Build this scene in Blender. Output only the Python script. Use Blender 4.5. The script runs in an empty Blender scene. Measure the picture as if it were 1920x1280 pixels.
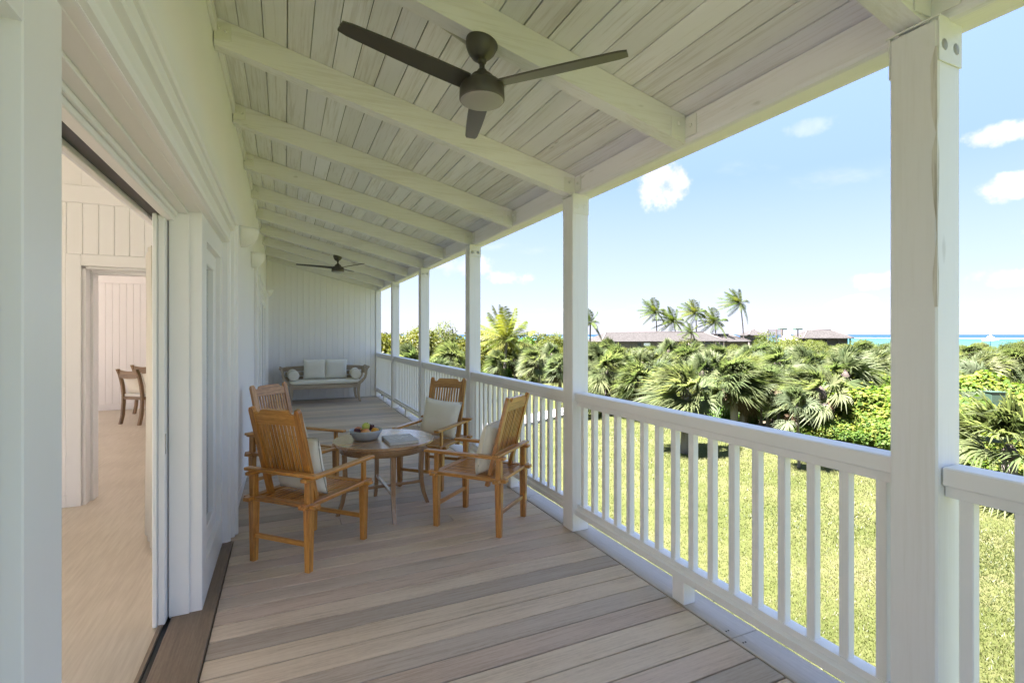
import bpy, math, random
import numpy as np
from mathutils import Matrix, Vector
R = math.radians
scn = bpy.context.scene
COL = scn.collection
random.seed(7); RNG = np.random.default_rng(11)

# ------------------------------------------------------------------ camera
H = 1.46; F = 933.2; TH = 0.428; CY = 626.8          # eye height, focal length in photo pixels, yaw, horizon row
cam = bpy.data.cameras.new('camera'); co = bpy.data.objects.new('camera', cam); COL.objects.link(co)
co.location = (0, 0, H); co.rotation_euler = (R(90), 0, -TH)
cam.sensor_fit = 'HORIZONTAL'; cam.sensor_width = 36; cam.lens = F / 1920 * 36
cam.shift_y = -(640 - CY) / 1920; cam.clip_start = .02; cam.clip_end = 30000
scn.camera = co
CT, ST = math.cos(TH), math.sin(TH)
def ray(u, v):
    a = (u - 960) / F; return Vector((a * CT + ST, -a * ST + CT, (CY - v) / F))
def at(u, v, z=None, d=None):
    """photo pixel -> point on the level z, or at view depth d"""
    r = ray(u, v); t = d if d is not None else (z - H) / r.z
    return Vector((r.x * t, r.y * t, H + r.z * t))

# ------------------------------------------------------------------ light
SUN_AZ, SUN_EL = R(-86), R(62)      # azimuth from +Y, positive towards +X
w = bpy.data.worlds.new('World'); scn.world = w; w.use_nodes = True
nt = w.node_tree; nt.nodes.clear()
def N(t, **k):
    n = nt.nodes.new(t)
    for a, b in k.items(): setattr(n, a, b)
    return n
def L(a, b): nt.links.new(a, b)
def math_node(op, a, b=None, c=None, clamp=False):
    n = N('ShaderNodeMath', operation=op, use_clamp=clamp)
    for i, q in enumerate((a, b, c)):
        if q is None: continue
        if isinstance(q, (int, float)): n.inputs[i].default_value = q
        else: L(q, n.inputs[i])
    return n.outputs[0]
sky = N('ShaderNodeTexSky', sky_type='NISHITA', sun_disc=False, sun_elevation=SUN_EL, sun_rotation=SUN_AZ,
        air_density=1.0, dust_density=.6, ozone_density=1.6, altitude=10)
tc = N('ShaderNodeTexCoord')
sep = N('ShaderNodeSeparateXYZ'); L(tc.outputs['Generated'], sep.inputs[0])
zz = math_node('MAXIMUM', sep.outputs[2], 0.0)
den = math_node('ADD', zz, 0.16)
comb = N('ShaderNodeCombineXYZ')
L(math_node('DIVIDE', sep.outputs[0], den), comb.inputs[0]); L(math_node('DIVIDE', sep.outputs[1], den), comb.inputs[1])
n1 = N('ShaderNodeTexNoise'); n1.inputs['Scale'].default_value = 1.15; n1.inputs['Detail'].default_value = 9; n1.inputs['Roughness'].default_value = .58
L(comb.outputs[0], n1.inputs['Vector'])
mr = N('ShaderNodeMapRange', interpolation_type='SMOOTHSTEP'); mr.inputs[1].default_value = .60; mr.inputs[2].default_value = .85; mr.inputs[4].default_value = .6
L(n1.outputs['Fac'], mr.inputs[0])
cov = mr.outputs[0]
n2 = N('ShaderNodeTexNoise'); n2.inputs['Scale'].default_value = 15; n2.inputs['Detail'].default_value = 12; n2.inputs['Roughness'].default_value = .66
L(tc.outputs['Generated'], n2.inputs['Vector'])
puff_n = math_node('MULTIPLY', math_node('SUBTRACT', n2.outputs['Fac'], .52), 3.6)
# single cumulus clouds standing over the sea and the land
for (u, v, ru, rv, st) in [(1240, 345, 48, 62, .95), (1228, 322, 30, 32, .7), (1905, 352, 46, 34, .95), (1900, 246, 60, 22, .75), (1605, 574, 46, 26, .95),
                           (1650, 528, 52, 20, .7), (955, 520, 52, 17, .7), (870, 500, 70, 24, .6), (1890, 520, 70, 22, .6), (2060, 420, 80, 40, .8),
                           (300, 420, 120, 40, .8), (2350, 500, 130, 40, .8), (1520, 238, 46, 18, .25), (-300, 350, 150, 60, .8)]:
    d = ray(u, v); m = d.length; d = d / m
    ux = Vector((CT, -ST, 0)); uz = Vector((0, 0, 1))
    va = N('ShaderNodeVectorMath', operation='SUBTRACT'); L(tc.outputs['Generated'], va.inputs[0]); va.inputs[1].default_value = d
    def comp(ax, rr):
        dn = N('ShaderNodeVectorMath', operation='DOT_PRODUCT'); L(va.outputs[0], dn.inputs[0]); dn.inputs[1].default_value = ax
        return math_node('MULTIPLY', dn.outputs['Value'], F * m / rr)
    a = comp(ux, ru); b = comp(uz, rv)
    r2 = math_node('ADD', math_node('MULTIPLY', a, a), math_node('MULTIPLY', b, b))
    s = math_node('ADD', math_node('SUBTRACT', 1.0, r2), puff_n)
    q = N('ShaderNodeMapRange', interpolation_type='SMOOTHSTEP'); q.inputs[1].default_value = .12; q.inputs[2].default_value = .95; q.inputs[4].default_value = st
    L(s, q.inputs[0]); cov = math_node('MAXIMUM', cov, q.outputs[0])
up = N('ShaderNodeMapRange'); up.inputs[1].default_value = -.01; up.inputs[2].default_value = .04; L(sep.outputs[2], up.inputs[0])
cov = math_node('MULTIPLY', cov, up.outputs[0])
# painted colour ramp over nearly all of the sky, palest at the horizon
hz = N('ShaderNodeMapRange', interpolation_type='SMOOTHSTEP'); hz.inputs[1].default_value = 1.0; hz.inputs[2].default_value = .0; hz.inputs[3].default_value = .86; hz.inputs[4].default_value = .98
L(sep.outputs[2], hz.inputs[0])
hr = N('ShaderNodeValToRGB'); L(sep.outputs[2], hr.inputs[0]); he = hr.color_ramp.elements
he[0].position = 0; he[0].color = (.49, .525, .51, 1); he[1].position = .55; he[1].color = (.26, .37, .45, 1)
for p_, c_ in ((.10, (.375, .455, .47, 1)), (.28, (.22, .325, .395, 1))): q = he.new(p_); q.color = c_
mixh = N('ShaderNodeMix', data_type='RGBA'); L(hz.outputs[0], mixh.inputs[0]); L(sky.outputs[0], mixh.inputs[6]); L(hr.outputs[0], mixh.inputs[7])
n3_ = N('ShaderNodeTexNoise'); n3_.inputs['Scale'].default_value = 22; n3_.inputs['Detail'].default_value = 6; L(tc.outputs['Generated'], n3_.inputs['Vector'])
cl = N('ShaderNodeMix', data_type='RGBA'); cl.inputs[6].default_value = (.58, .60, .59, 1); cl.inputs[7].default_value = (.80, .80, .77, 1)
cr_ = N('ShaderNodeMapRange'); cr_.inputs[1].default_value = .36; cr_.inputs[2].default_value = .56; L(n3_.outputs['Fac'], cr_.inputs[0]); L(cr_.outputs[0], cl.inputs[0])
mixc = N('ShaderNodeMix', data_type='RGBA'); L(cov, mixc.inputs[0]); L(cl.outputs[2], mixc.inputs[7]); L(mixh.outputs[2], mixc.inputs[6]);
bg = N('ShaderNodeBackground'); bg.inputs[1].default_value = .05; L(mixc.outputs[2], bg.inputs[0])
out = N('ShaderNodeOutputWorld'); L(bg.outputs[0], out.inputs[0])

sl = bpy.data.lights.new('sun', 'SUN'); sl.energy = 2.1; sl.angle = R(.53); sl.color = (1, .95, .86)
so = bpy.data.objects.new('sun', sl); COL.objects.link(so)
so.rotation_euler = Vector((-math.sin(SUN_AZ) * math.cos(SUN_EL), -math.cos(SUN_AZ) * math.cos(SUN_EL), -math.sin(SUN_EL))).to_track_quat('-Z', 'Y').to_euler()
vs = scn.view_settings; vs.view_transform = 'Standard'; vs.look = 'None'; vs.exposure = 5.2; vs.gamma = 1; vs.use_curve_mapping = False
vs.use_white_balance = True; vs.white_balance_temperature = 5850; vs.white_balance_tint = 27      # balanced for the shade, as the camera was
scn.render.engine = 'CYCLES'
cy = scn.cycles; cy.max_bounces = 10; cy.diffuse_bounces = 7; cy.glossy_bounces = 3; cy.transparent_max_bounces = 12; cy.transmission_bounces = 6
cy.caustics_reflective = False; cy.caustics_refractive = False

# ------------------------------------------------------------------ helpers
def tag(o, label=None, cat=None, group=None, kind=None):
    if label: o['label'] = label
    if cat: o['category'] = cat
    if group: o['group'] = group
    if kind: o['kind'] = kind
    return o
def empty(name, loc=(0, 0, 0), rz=0, label=None, cat=None, group=None, kind=None):
    o = bpy.data.objects.new(name, None); COL.objects.link(o); o.location = loc; o.rotation_euler = (0, 0, rz)
    o.empty_display_size = .1
    return tag(o, label, cat, group, kind)
def copy_tree(o, parent=None):
    c = o.copy(); COL.objects.link(c); c.parent = parent
    if parent is not None: c.matrix_parent_inverse = o.matrix_parent_inverse.copy()
    for ch in list(o.children): copy_tree(ch, c)
    return c
BOXF = None
class MB:
    """collects shapes; build() links them as one mesh object; 'gc' stores grain coordinates (x along the grain)"""
    def __init__(s): s.v = []; s.f = []; s.g = []; s.sm = []
    def add(s, vs, fs, M=None, gax=None, smooth=False):
        b = len(s.v); off = Vector((random.uniform(0, 40), random.uniform(0, 40), random.uniform(0, 40)))
        vs = [Vector(p) for p in vs]
        if gax is None:
            ext = [max(p[i] for p in vs) - min(p[i] for p in vs) for i in range(3)]
            gax = ext.index(max(ext))
        o = [gax, (gax + 1) % 3, (gax + 2) % 3]
        for p in vs:
            s.g.append((p[o[0]] + off.x, p[o[1]] + off.y, p[o[2]] + off.z))
            s.v.append(tuple(M @ p) if M is not None else tuple(p))
        for q in fs: s.f.append(tuple(i + b for i in q)); s.sm.append(smooth)
        return s
    def box(s, c, d, rot=None, ch=0.0, M=None, gax=None):
        """box of size d at c, chamfer ch, rot euler"""
        hx, hy, hz = (q / 2 for q in d)
        ch = min(ch, hx * .9, hy * .9, hz * .9)
        T = Matrix.Translation(c)
        if rot is not None:
            from mathutils import Euler
            T = T @ Euler(rot).to_matrix().to_4x4()
        if M is not None: T = M @ T
        if ch <= 0:
            vs = [(x * hx, y * hy, z * hz) for x in (-1, 1) for y in (-1, 1) for z in (-1, 1)]
            return s.add(vs, [(0, 1, 3, 2), (4, 6, 7, 5), (0, 4, 5, 1), (2, 3, 7, 6), (0, 2, 6, 4), (1, 5, 7, 3)], T, gax)
        vs = []; idx = {}
        for x in (-1, 1):
            for y in (-1, 1):
                for z in (-1, 1):
                    for a in range(3):
                        p = [x * (hx - ch), y * (hy - ch), z * (hz - ch)]
                        p[a] = (x * hx, y * hy, z * hz)[a]
                        idx[(x, y, z, a)] = len(vs); vs.append(p)
        fs = []
        def I(x, y, z, a): return idx[(x, y, z, a)]
        for sg in (-1, 1):
            o = [(-1, -1), (1, -1), (1, 1), (-1, 1)]
            if sg < 0: o = o[::-1]
            fs.append(tuple(I(sg, a, b, 0) for a, b in o)); fs.append(tuple(I(b, sg, a, 1) for a, b in o)); fs.append(tuple(I(a, b, sg, 2) for a, b in o))
        for y in (-1, 1):
            for z in (-1, 1):
                q = (I(-1, y, z, 1), I(1, y, z, 1), I(1, y, z, 2), I(-1, y, z, 2)); fs.append(q if y * z > 0 else q[::-1])
        for x in (-1, 1):
            for z in (-1, 1):
                q = (I(x, -1, z, 2), I(x, 1, z, 2), I(x, 1, z, 0), I(x, -1, z, 0)); fs.append(q if x * z > 0 else q[::-1])
        for x in (-1, 1):
            for y in (-1, 1):
                q = (I(x, y, -1, 0), I(x, y, 1, 0), I(x, y, 1, 1), I(x, y, -1, 1)); fs.append(q if x * y > 0 else q[::-1])
        for x in (-1, 1):
            for y in (-1, 1):
                for z in (-1, 1):
                    q = (I(x, y, z, 0), I(x, y, z, 1), I(x, y, z, 2)); fs.append(q if x * y * z > 0 else q[::-1])
        return s.add(vs, fs, T, gax)
    def bb(s, x0, x1, y0, y1, z0, z1, ch=0.0, gax=None):
        return s.box(((x0 + x1) / 2, (y0 + y1) / 2, (z0 + z1) / 2), (x1 - x0, y1 - y0, z1 - z0), ch=ch, gax=gax)
    def prism(s, poly, d, M=None, smooth=False):
        """poly in XZ (counter-clockwise seen from -Y), from y=0 to y=d"""
        n = len(poly)
        vs = [(x, 0, z) for x, z in poly] + [(x, d, z) for x, z in poly]
        fs = [tuple(range(n)), tuple(range(2 * n - 1, n - 1, -1))] + [(i, i + n, (i + 1) % n + n, (i + 1) % n) for i in range(n)]
        return s.add(vs, fs, M, None, smooth)
    def bar(s, p, q, w, h, w2=None, h2=None, up=(0, 0, 1), ch=0):
        """square bar from p to q, section w x h (h along 'up'), tapering to w2 x h2"""
        p = Vector(p); q = Vector(q); d = q - p; l = d.length; x = d.normalized(); u = Vector(up)
        y = u.cross(x)
        if y.length < 1e-4: y = Vector((0, 1, 0)).cross(x)
        y.normalize(); z = x.cross(y)
        w2 = w if w2 is None else w2; h2 = h if h2 is None else h2
        M = Matrix((x, y, z)).transposed().to_4x4(); M.translation = p
        if ch:
            ring = lambda X, a, b: [(X, -a / 2 + ch, -b / 2), (X, a / 2 - ch, -b / 2), (X, a / 2, -b / 2 + ch), (X, a / 2, b / 2 - ch), (X, a / 2 - ch, b / 2), (X, -a / 2 + ch, b / 2), (X, -a / 2, b / 2 - ch), (X, -a / 2, -b / 2 + ch)]
        else:
            ring = lambda X, a, b: [(X, -a / 2, -b / 2), (X, a / 2, -b / 2), (X, a / 2, b / 2), (X, -a / 2, b / 2)]
        vs = ring(0, w, h) + ring(l, w2, h2); n = len(vs) // 2
        fs = [tuple(range(n))[::-1], tuple(range(n, 2 * n))] + [(i, (i + 1) % n, (i + 1) % n + n, i + n) for i in range(n)]
        return s.add(vs, fs, M, 0)
    def tube(s, pts, rad, n=8, smooth=True):
        pts = [Vector(p) for p in pts]; k = len(pts)
        rad = rad if hasattr(rad, '__len__') else [rad] * k
        vs = []; ref = Vector((0, 0, 1)); gl = 0
        for i, p in enumerate(pts):
            t = (pts[min(i + 1, k - 1)] - pts[max(i - 1, 0)]).normalized()
            a = ref.cross(t)
            if a.length < .1: a = Vector((1, 0, 0)).cross(t)
            a.normalize(); b = t.cross(a)
            for j in range(n):
                an = 2 * math.pi * j / n; vs.append(p + (a * math.cos(an) + b * math.sin(an)) * rad[i])
        fs = [(i * n + j, i * n + (j + 1) % n, (i + 1) * n + (j + 1) % n, (i + 1) * n + j) for i in range(k - 1) for j in range(n)]
        fs += [tuple(range(n))[::-1], tuple(range((k - 1) * n, k * n))]
        return s.add(vs, fs, None, None, smooth)
    def lathe(s, prof, n=32, M=None, smooth=True):
        """prof = (r, z) pairs; closed at the ends when r = 0"""
        vs = []; k = len(prof)
        for r, z in prof:
            for j in range(n):
                a = 2 * math.pi * j / n; vs.append((r * math.cos(a), r * math.sin(a), z))
        fs = [(i * n + j, i * n + (j + 1) % n, (i + 1) * n + (j + 1) % n, (i + 1) * n + j) for i in range(k - 1) for j in range(n)]
        return s.add(vs, fs, M, 0, smooth)
    def ball(s, c, r, n=12, sc=(1, 1, 1), M=None):
        k = max(5, n // 2 + 1)
        prof = [(r * math.sin(math.pi * i / k) + (1e-4 if i in (0, k) else 0), -r * math.cos(math.pi * i / k)) for i in range(k + 1)]
        T = Matrix.Translation(c) @ Matrix.Diagonal((*sc, 1))
        return s.lathe(prof, n, (M @ T) if M is not None else T)
    def mesh(s, name, mat):
        me = bpy.data.meshes.new(name); me.from_pydata(s.v, [], s.f)
        at_ = me.attributes.new('gc', 'FLOAT_VECTOR', 'POINT'); at_.data.foreach_set('vector', np.array(s.g, 'f').ravel())
        me.polygons.foreach_set('use_smooth', s.sm); me.materials.append(mat); me.update()
        return me
    def build(s, name, mat, parent=None, loc=None, rot=None):
        o = bpy.data.objects.new(name, s.mesh(name, mat)); COL.objects.link(o); o.parent = parent
        if loc is not None: o.location = loc
        if rot is not None: o.rotation_euler = rot
        return o
def inst(me, name, parent=None, loc=(0, 0, 0), rot=(0, 0, 0), sc=None, color=None):
    o = bpy.data.objects.new(name, me); COL.objects.link(o); o.parent = parent; o.location = loc; o.rotation_euler = rot
    if sc is not None: o.scale = sc if hasattr(sc, '__len__') else (sc,) * 3
    if color is not None: o.color = color
    return o

# ------------------------------------------------------------------ materials
def newmat(name):
    global nt
    m = bpy.data.materials.new(name); m.use_nodes = True; nt = m.node_tree; nt.nodes.clear()
    p = N('ShaderNodeBsdfPrincipled'); o = N('ShaderNodeOutputMaterial'); L(p.outputs[0], o.inputs[0])
    return m, p, o
def ramp(fac, *stops):
    r = N('ShaderNodeValToRGB'); e = r.color_ramp.elements
    while len(e) < len(stops): e.new(.5)
    for k, (pos, c) in zip(e, stops): k.position = pos; k.color = (*c, 1)
    L(fac, r.inputs[0]); return r.outputs[0]
def noise(vec, scale, detail=4, rough=.55, sc=None, lac=2.0):
    n = N('ShaderNodeTexNoise'); n.inputs['Scale'].default_value = scale; n.inputs['Detail'].default_value = detail; n.inputs['Roughness'].default_value = rough
    if sc is not None:
        mp = N('ShaderNodeMapping'); mp.inputs['Scale'].default_value = sc; L(vec, mp.inputs[0]); vec = mp.outputs[0]
    L(vec, n.inputs['Vector']); return n.outputs['Fac']
def mix(fac, a, b, mode='MIX'):
    n = N('ShaderNodeMix', data_type='RGBA', blend_type=mode)
    for i, q in ((0, fac), (6, a), (7, b)):
        if isinstance(q, (int, float)): n.inputs[i].default_value = q
        elif isinstance(q, tuple): n.inputs[i].default_value = (*q, 1)
        else: L(q, n.inputs[i])
    return n.outputs[2]
def bump(h, strength, dist, p, prev=None):
    b = N('ShaderNodeBump'); b.inputs['Strength'].default_value = strength; b.inputs['Distance'].default_value = dist
    L(h, b.inputs['Height']); L(b.outputs[0], p.inputs['Normal'])
def gcv():
    a = N('ShaderNodeAttribute', attribute_name='gc')
    oi = N('ShaderNodeObjectInfo'); ad = N('ShaderNodeVectorMath', operation='ADD'); sc = N('ShaderNodeVectorMath', operation='SCALE')
    L(oi.outputs['Location'], sc.inputs[0]); sc.inputs['Scale'].default_value = 3.7
    L(a.outputs['Vector'], ad.inputs[0]); L(sc.outputs[0], ad.inputs[1]); return ad.outputs[0]
def posv(): return N('ShaderNodeNewGeometry').outputs['Position']
def tint(col):
    return mix(1.0, col, N('ShaderNodeObjectInfo').outputs['Color'], 'MULTIPLY')

def wood(name, dark, mid, light, rough=.45, scale=1.0, knots=0, bumpd=.0006, coat=0, gloss_var=.15, tinted=True):
    m, p, o = newmat(name); g = gcv()
    fine = noise(g, 3.2 * scale, 6, .65, (1.2, 30, 30))
    broad = noise(g, 2.2 * scale, 4, .6, (.5, 5, 5))
    speck = noise(g, 55 * scale, 3, .7, (.5, 2, 2))
    f = math_node('ADD', math_node('MULTIPLY', fine, .45), math_node('ADD', math_node('MULTIPLY', broad, .35), math_node('MULTIPLY', speck, .20)))
    c = ramp(f, (.35, dark), (.5, mid), (.65, light))
    if knots:
        k = noise(g, 5, 2, .5, (.5, 1.6, 1.6)); kk = N('ShaderNodeMapRange'); kk.inputs[1].default_value = .71; kk.inputs[2].default_value = .76; L(k, kk.inputs[0])
        c = mix(math_node('MULTIPLY', kk.outputs[0], knots), c, tuple(q * .45 for q in dark))
    if tinted: c = tint(c)
    L(c, p.inputs['Base Color'])
    rr = N('ShaderNodeMapRange'); rr.inputs[3].default_value = rough - gloss_var / 2; rr.inputs[4].default_value = rough + gloss_var; L(broad, rr.inputs[0]); L(rr.outputs[0], p.inputs['Roughness'])
    if coat: p.inputs['Coat Weight'].default_value = coat; p.inputs['Coat Roughness'].default_value = .2
    bump(fine, .5, bumpd, p); return m
def plain(name, col, rough=.5, metal=0, var=.06, vscale=4, bumps=0, bscale=40, spec=.5, grime=None):
    m, p, o = newmat(name); ps = posv()
    n = noise(ps, vscale, 5)
    c = mix(n, tuple(q * (1 - var) for q in col), tuple(min(1, q * (1 + var)) for q in col))
    L(c, p.inputs['Base Color']); p.inputs['Roughness'].default_value = rough; p.inputs['Metallic'].default_value = metal
    p.inputs['Specular IOR Level'].default_value = spec
    if bumps: bump(noise(ps, bscale, 3), .4, bumps, p)
    return m
def painted(name, col, rough=.45, wear=.25, streak=(.55, .52, .45), grainb=.0008):
    """white paint over wood with grain showing, a few worn streaks and small knots"""
    m, p, o = newmat(name); g = gcv()
    fine = noise(g, 2.6, 6, .7, (1.0, 26, 26)); broad = noise(g, 1.6, 4, .6, (.6, 3.5, 3.5))
    f = N('ShaderNodeMapRange', interpolation_type='SMOOTHSTEP'); f.inputs[1].default_value = .47; f.inputs[2].default_value = .63
    L(math_node('ADD', math_node('MULTIPLY', fine, .6), math_node('MULTIPLY', broad, .4)), f.inputs[0])
    c = mix(math_node('MULTIPLY', f.outputs[0], wear), col, streak)
    k = noise(g, 4, 3, .6, (.45, 1.5, 1.5)); kk = N('ShaderNodeMapRange'); kk.inputs[1].default_value = .70; kk.inputs[2].default_value = .74; L(k, kk.inputs[0])
    c = mix(math_node('MULTIPLY', kk.outputs[0], min(1, wear * 1.6)), c, tuple(q * .55 for q in streak))
    c = mix(math_node('MULTIPLY', broad, .18), c, tuple(q * .86 for q in col))
    L(tint(c), p.inputs['Base Color']); p.inputs['Roughness'].default_value = rough
    bump(fine, .6, grainb, p); return m

M_WHITE = painted('white_paint', (.84, .835, .835), .42, .10, (.70, .69, .64), .0005)
M_POST = painted('post_paint', (.83, .825, .825), .42, .22, (.64, .62, .57), .0012)
M_WASH = painted('whitewashed_wood', (.84, .83, .875), .6, .6, (.57, .535, .505), .0012)
M_BEAM = painted('whitewashed_beam', (.86, .85, .885), .55, .45, (.63, .60, .56), .001)
M_TRIM = painted('trim_paint', (.86, .85, .85), .38, .04, (.72, .72, .7), .0002)
M_WALL = plain('wall_plaster', (.86, .855, .88), .7, 0, .02, 2.5, .0008, 60)
M_INT = painted('interior_board', (.79, .78, .78), .45, .06, (.72, .68, .61), .0002)
M_CEILP = plain('interior_plaster', (.82, .81, .79), .8, 0, .02)
M_DECK = wood('deck_timber', (.39, .305, .225), (.58, .48, .375), (.67, .575, .465), .45, 1.0, .25, .0010, 0, .2)
M_EDGE = wood('edge_timber', (.40, .34, .285), (.48, .415, .355), (.55, .485, .42), .55, 1.0, 0, .0006)
M_THRESH = wood('threshold_timber', (.15, .105, .07), (.215, .155, .105), (.28, .21, .15), .5, 1, 0, .0006)
M_TEAK = wood('oiled_teak', (.15, .05, .010), (.47, .205, .042), (.68, .36, .095), .30, .8, .35, .0004, .5, .12)
M_TABLE = wood('table_teak', (.21, .105, .045), (.38, .21, .095), (.48, .30, .155), .24, 1.0, .2, .0003, .9, .08)
M_OLDTEAK = wood('weathered_teak', (.25, .185, .12), (.40, .32, .225), (.52, .44, .335), .6, 1.0, .2, .0005)
M_BROWN = wood('brown_chair_wood', (.10, .055, .024), (.19, .11, .048), (.27, .17, .08), .4, 1, .2, .0003)
M_INFLOOR = None
M_DARK = plain('dark_gap', (.03, .028, .025), .8)
M_BLACK = plain('black_track', (.012, .012, .012), .4)
M_STEEL = plain('painted_steel', (.78, .775, .75), .4, 0, .03, 8)
M_FAN = plain('fan_bronze', (.085, .078, .066), .42, .35, .08, 6, 0)
M_FANCAP = plain('fan_disc', (.30, .29, .27), .5, 0, .03)
M_SHADE = plain('sconce_plaster', (.82, .81, .78), .6, 0, .02)
M_BRASS = plain('latch_metal', (.35, .34, .32), .35, .9)

def fabric(name, col, sc=420):
    m, p, o = newmat(name); t = N('ShaderNodeTexCoord').outputs['Object']
    a = noise(t, sc, 2, .5, (1, .12, .12)); b = noise(t, sc, 2, .5, (.12, 1, .12)); f = math_node('MULTIPLY', a, b)
    big = noise(t, 5, 3)
    c = mix(big, tuple(q * .94 for q in col), col); L(c, p.inputs['Base Color']); p.inputs['Roughness'].default_value = .9
    p.inputs['Sheen Weight'].default_value = .2; p.inputs['Specular IOR Level'].default_value = .2
    bump(math_node('ADD', f, math_node('MULTIPLY', noise(t, 14, 4), 3.0)), .5, .0025, p); return m
M_LINEN = fabric('cream_linen', (.80, .765, .66))
M_LINEN2 = fabric('pale_linen', (.80, .79, .73))
M_PIPING = plain('piping', (.42, .40, .35), .9)
def floor_mat():
    m, p, o = newmat('pale_oak_floor'); ps = posv()
    f = noise(ps, 4, 5, .6, (14, .8, 1)); g = noise(ps, 1.2, 3)
    c = ramp(math_node('ADD', math_node('MULTIPLY', f, .6), math_node('MULTIPLY', g, .4)), (.35, (.47, .40, .31)), (.55, (.57, .50, .40)), (.7, (.63, .565, .47)))
    L(c, p.inputs['Base Color']); p.inputs['Roughness'].default_value = .42; bump(f, .3, .0004, p); return m
M_INFLOOR = floor_mat()

def leafmat(name, cols, rough=.45, transl=.3, tcol=None, rndw=.5, spec=.12):
    m, p, o = newmat(name)
    a = N('ShaderNodeAttribute', attribute_name='rnd').outputs['Fac']; oi = N('ShaderNodeObjectInfo').outputs['Random']
    f = math_node('ADD', math_node('MULTIPLY', a, 1 - rndw * .5), math_node('MULTIPLY', oi, rndw * .5))
    n = len(cols); c = ramp(f, *[((i + .5) / n, q) for i, q in enumerate(cols)])
    L(c, p.inputs['Base Color']); p.inputs['Roughness'].default_value = rough; p.inputs['Specular IOR Level'].default_value = spec
    t = N('ShaderNodeBsdfTranslucent'); L(mix(1.0, c, tcol or (1.5, 1.6, .7), 'MULTIPLY'), t.inputs[0])
    mx = N('ShaderNodeMixShader'); mx.inputs[0].default_value = transl; L(p.outputs[0], mx.inputs[1]); L(t.outputs[0], mx.inputs[2]); L(mx.outputs[0], o.inputs[0]); return m
M_SABAL = leafmat('fan_palm_leaf', [(0.046, 0.071, 0.023), (0.076, 0.100, 0.036), (0.103, 0.123, 0.047), (0.134, 0.145, 0.060)], .55, .55, (1.25, 1.3, .8), .5, .18)
M_SILVER = leafmat('silver_palm_leaf', [(0.053, 0.078, 0.033), (0.089, 0.116, 0.055), (0.121, 0.145, 0.073)], .55, .55, (1.25, 1.3, .85), .5, .18)
M_DEAD = leafmat('dead_frond', [(0.045, 0.031, 0.015), (0.068, 0.050, 0.025), (0.095, 0.077, 0.044)], .7, .15, (1.2, 1.1, .8))
M_COCO = leafmat('coconut_leaf', [(0.033, 0.053, 0.010), (0.051, 0.073, 0.016), (0.077, 0.088, 0.020)], .38, .3, (1.5, 1.5, .5), .3, .15)
M_YCOCO = leafmat('young_coconut_leaf', [(0.061, 0.088, 0.016), (0.096, 0.120, 0.022), (0.131, 0.138, 0.032)], .38, .35, (1.5, 1.5, .5), .3, .15)
M_GRAPE = leafmat('sea_grape_leaf', [(0.020, 0.047, 0.006), (0.043, 0.082, 0.012), (0.067, 0.108, 0.016), (0.120, 0.137, 0.023), (0.140, 0.150, 0.024)], .55, .5, (1.3, 1.4, .6), .25, .12)
M_BUSH = leafmat('olive_bush_leaf', [(0.033, 0.047, 0.010), (0.054, 0.071, 0.017), (0.073, 0.088, 0.022), (0.098, 0.105, 0.032)], .55, .5, (1.3, 1.35, .7), .7)
M_YELLOW = leafmat('yellow_bush_leaf', [(0.026, 0.034, 0.004), (0.040, 0.050, 0.005), (0.055, 0.062, 0.006), (0.064, 0.068, 0.010)], .5, .35, (1.5, 1.4, .5), .6)
M_LIME = leafmat('lime_shrub_leaf', [(0.027, 0.061, 0.006), (0.045, 0.097, 0.010), (0.073, 0.128, 0.018)], .42, .35, (1.5, 1.6, .5), .5)
def bark(name, c1, c2, ring=18):
    m, p, o = newmat(name); t = N('ShaderNodeTexCoord').outputs['Object']
    f = noise(t, 6, 5, .7, (4, 4, ring)); c = mix(f, c1, c2); L(c, p.inputs['Base Color']); p.inputs['Roughness'].default_value = .85; bump(f, .8, .02, p); return m
M_BARK = bark('palm_bark', (.10, .083, .064), (.22, .195, .16)); M_FIBRE = bark('palm_fibre', (.022, .016, .010), (.060, .045, .028), 9)
M_STEM = bark('shrub_stem', (.08, .063, .047), (.17, .147, .12), 3)

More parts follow.
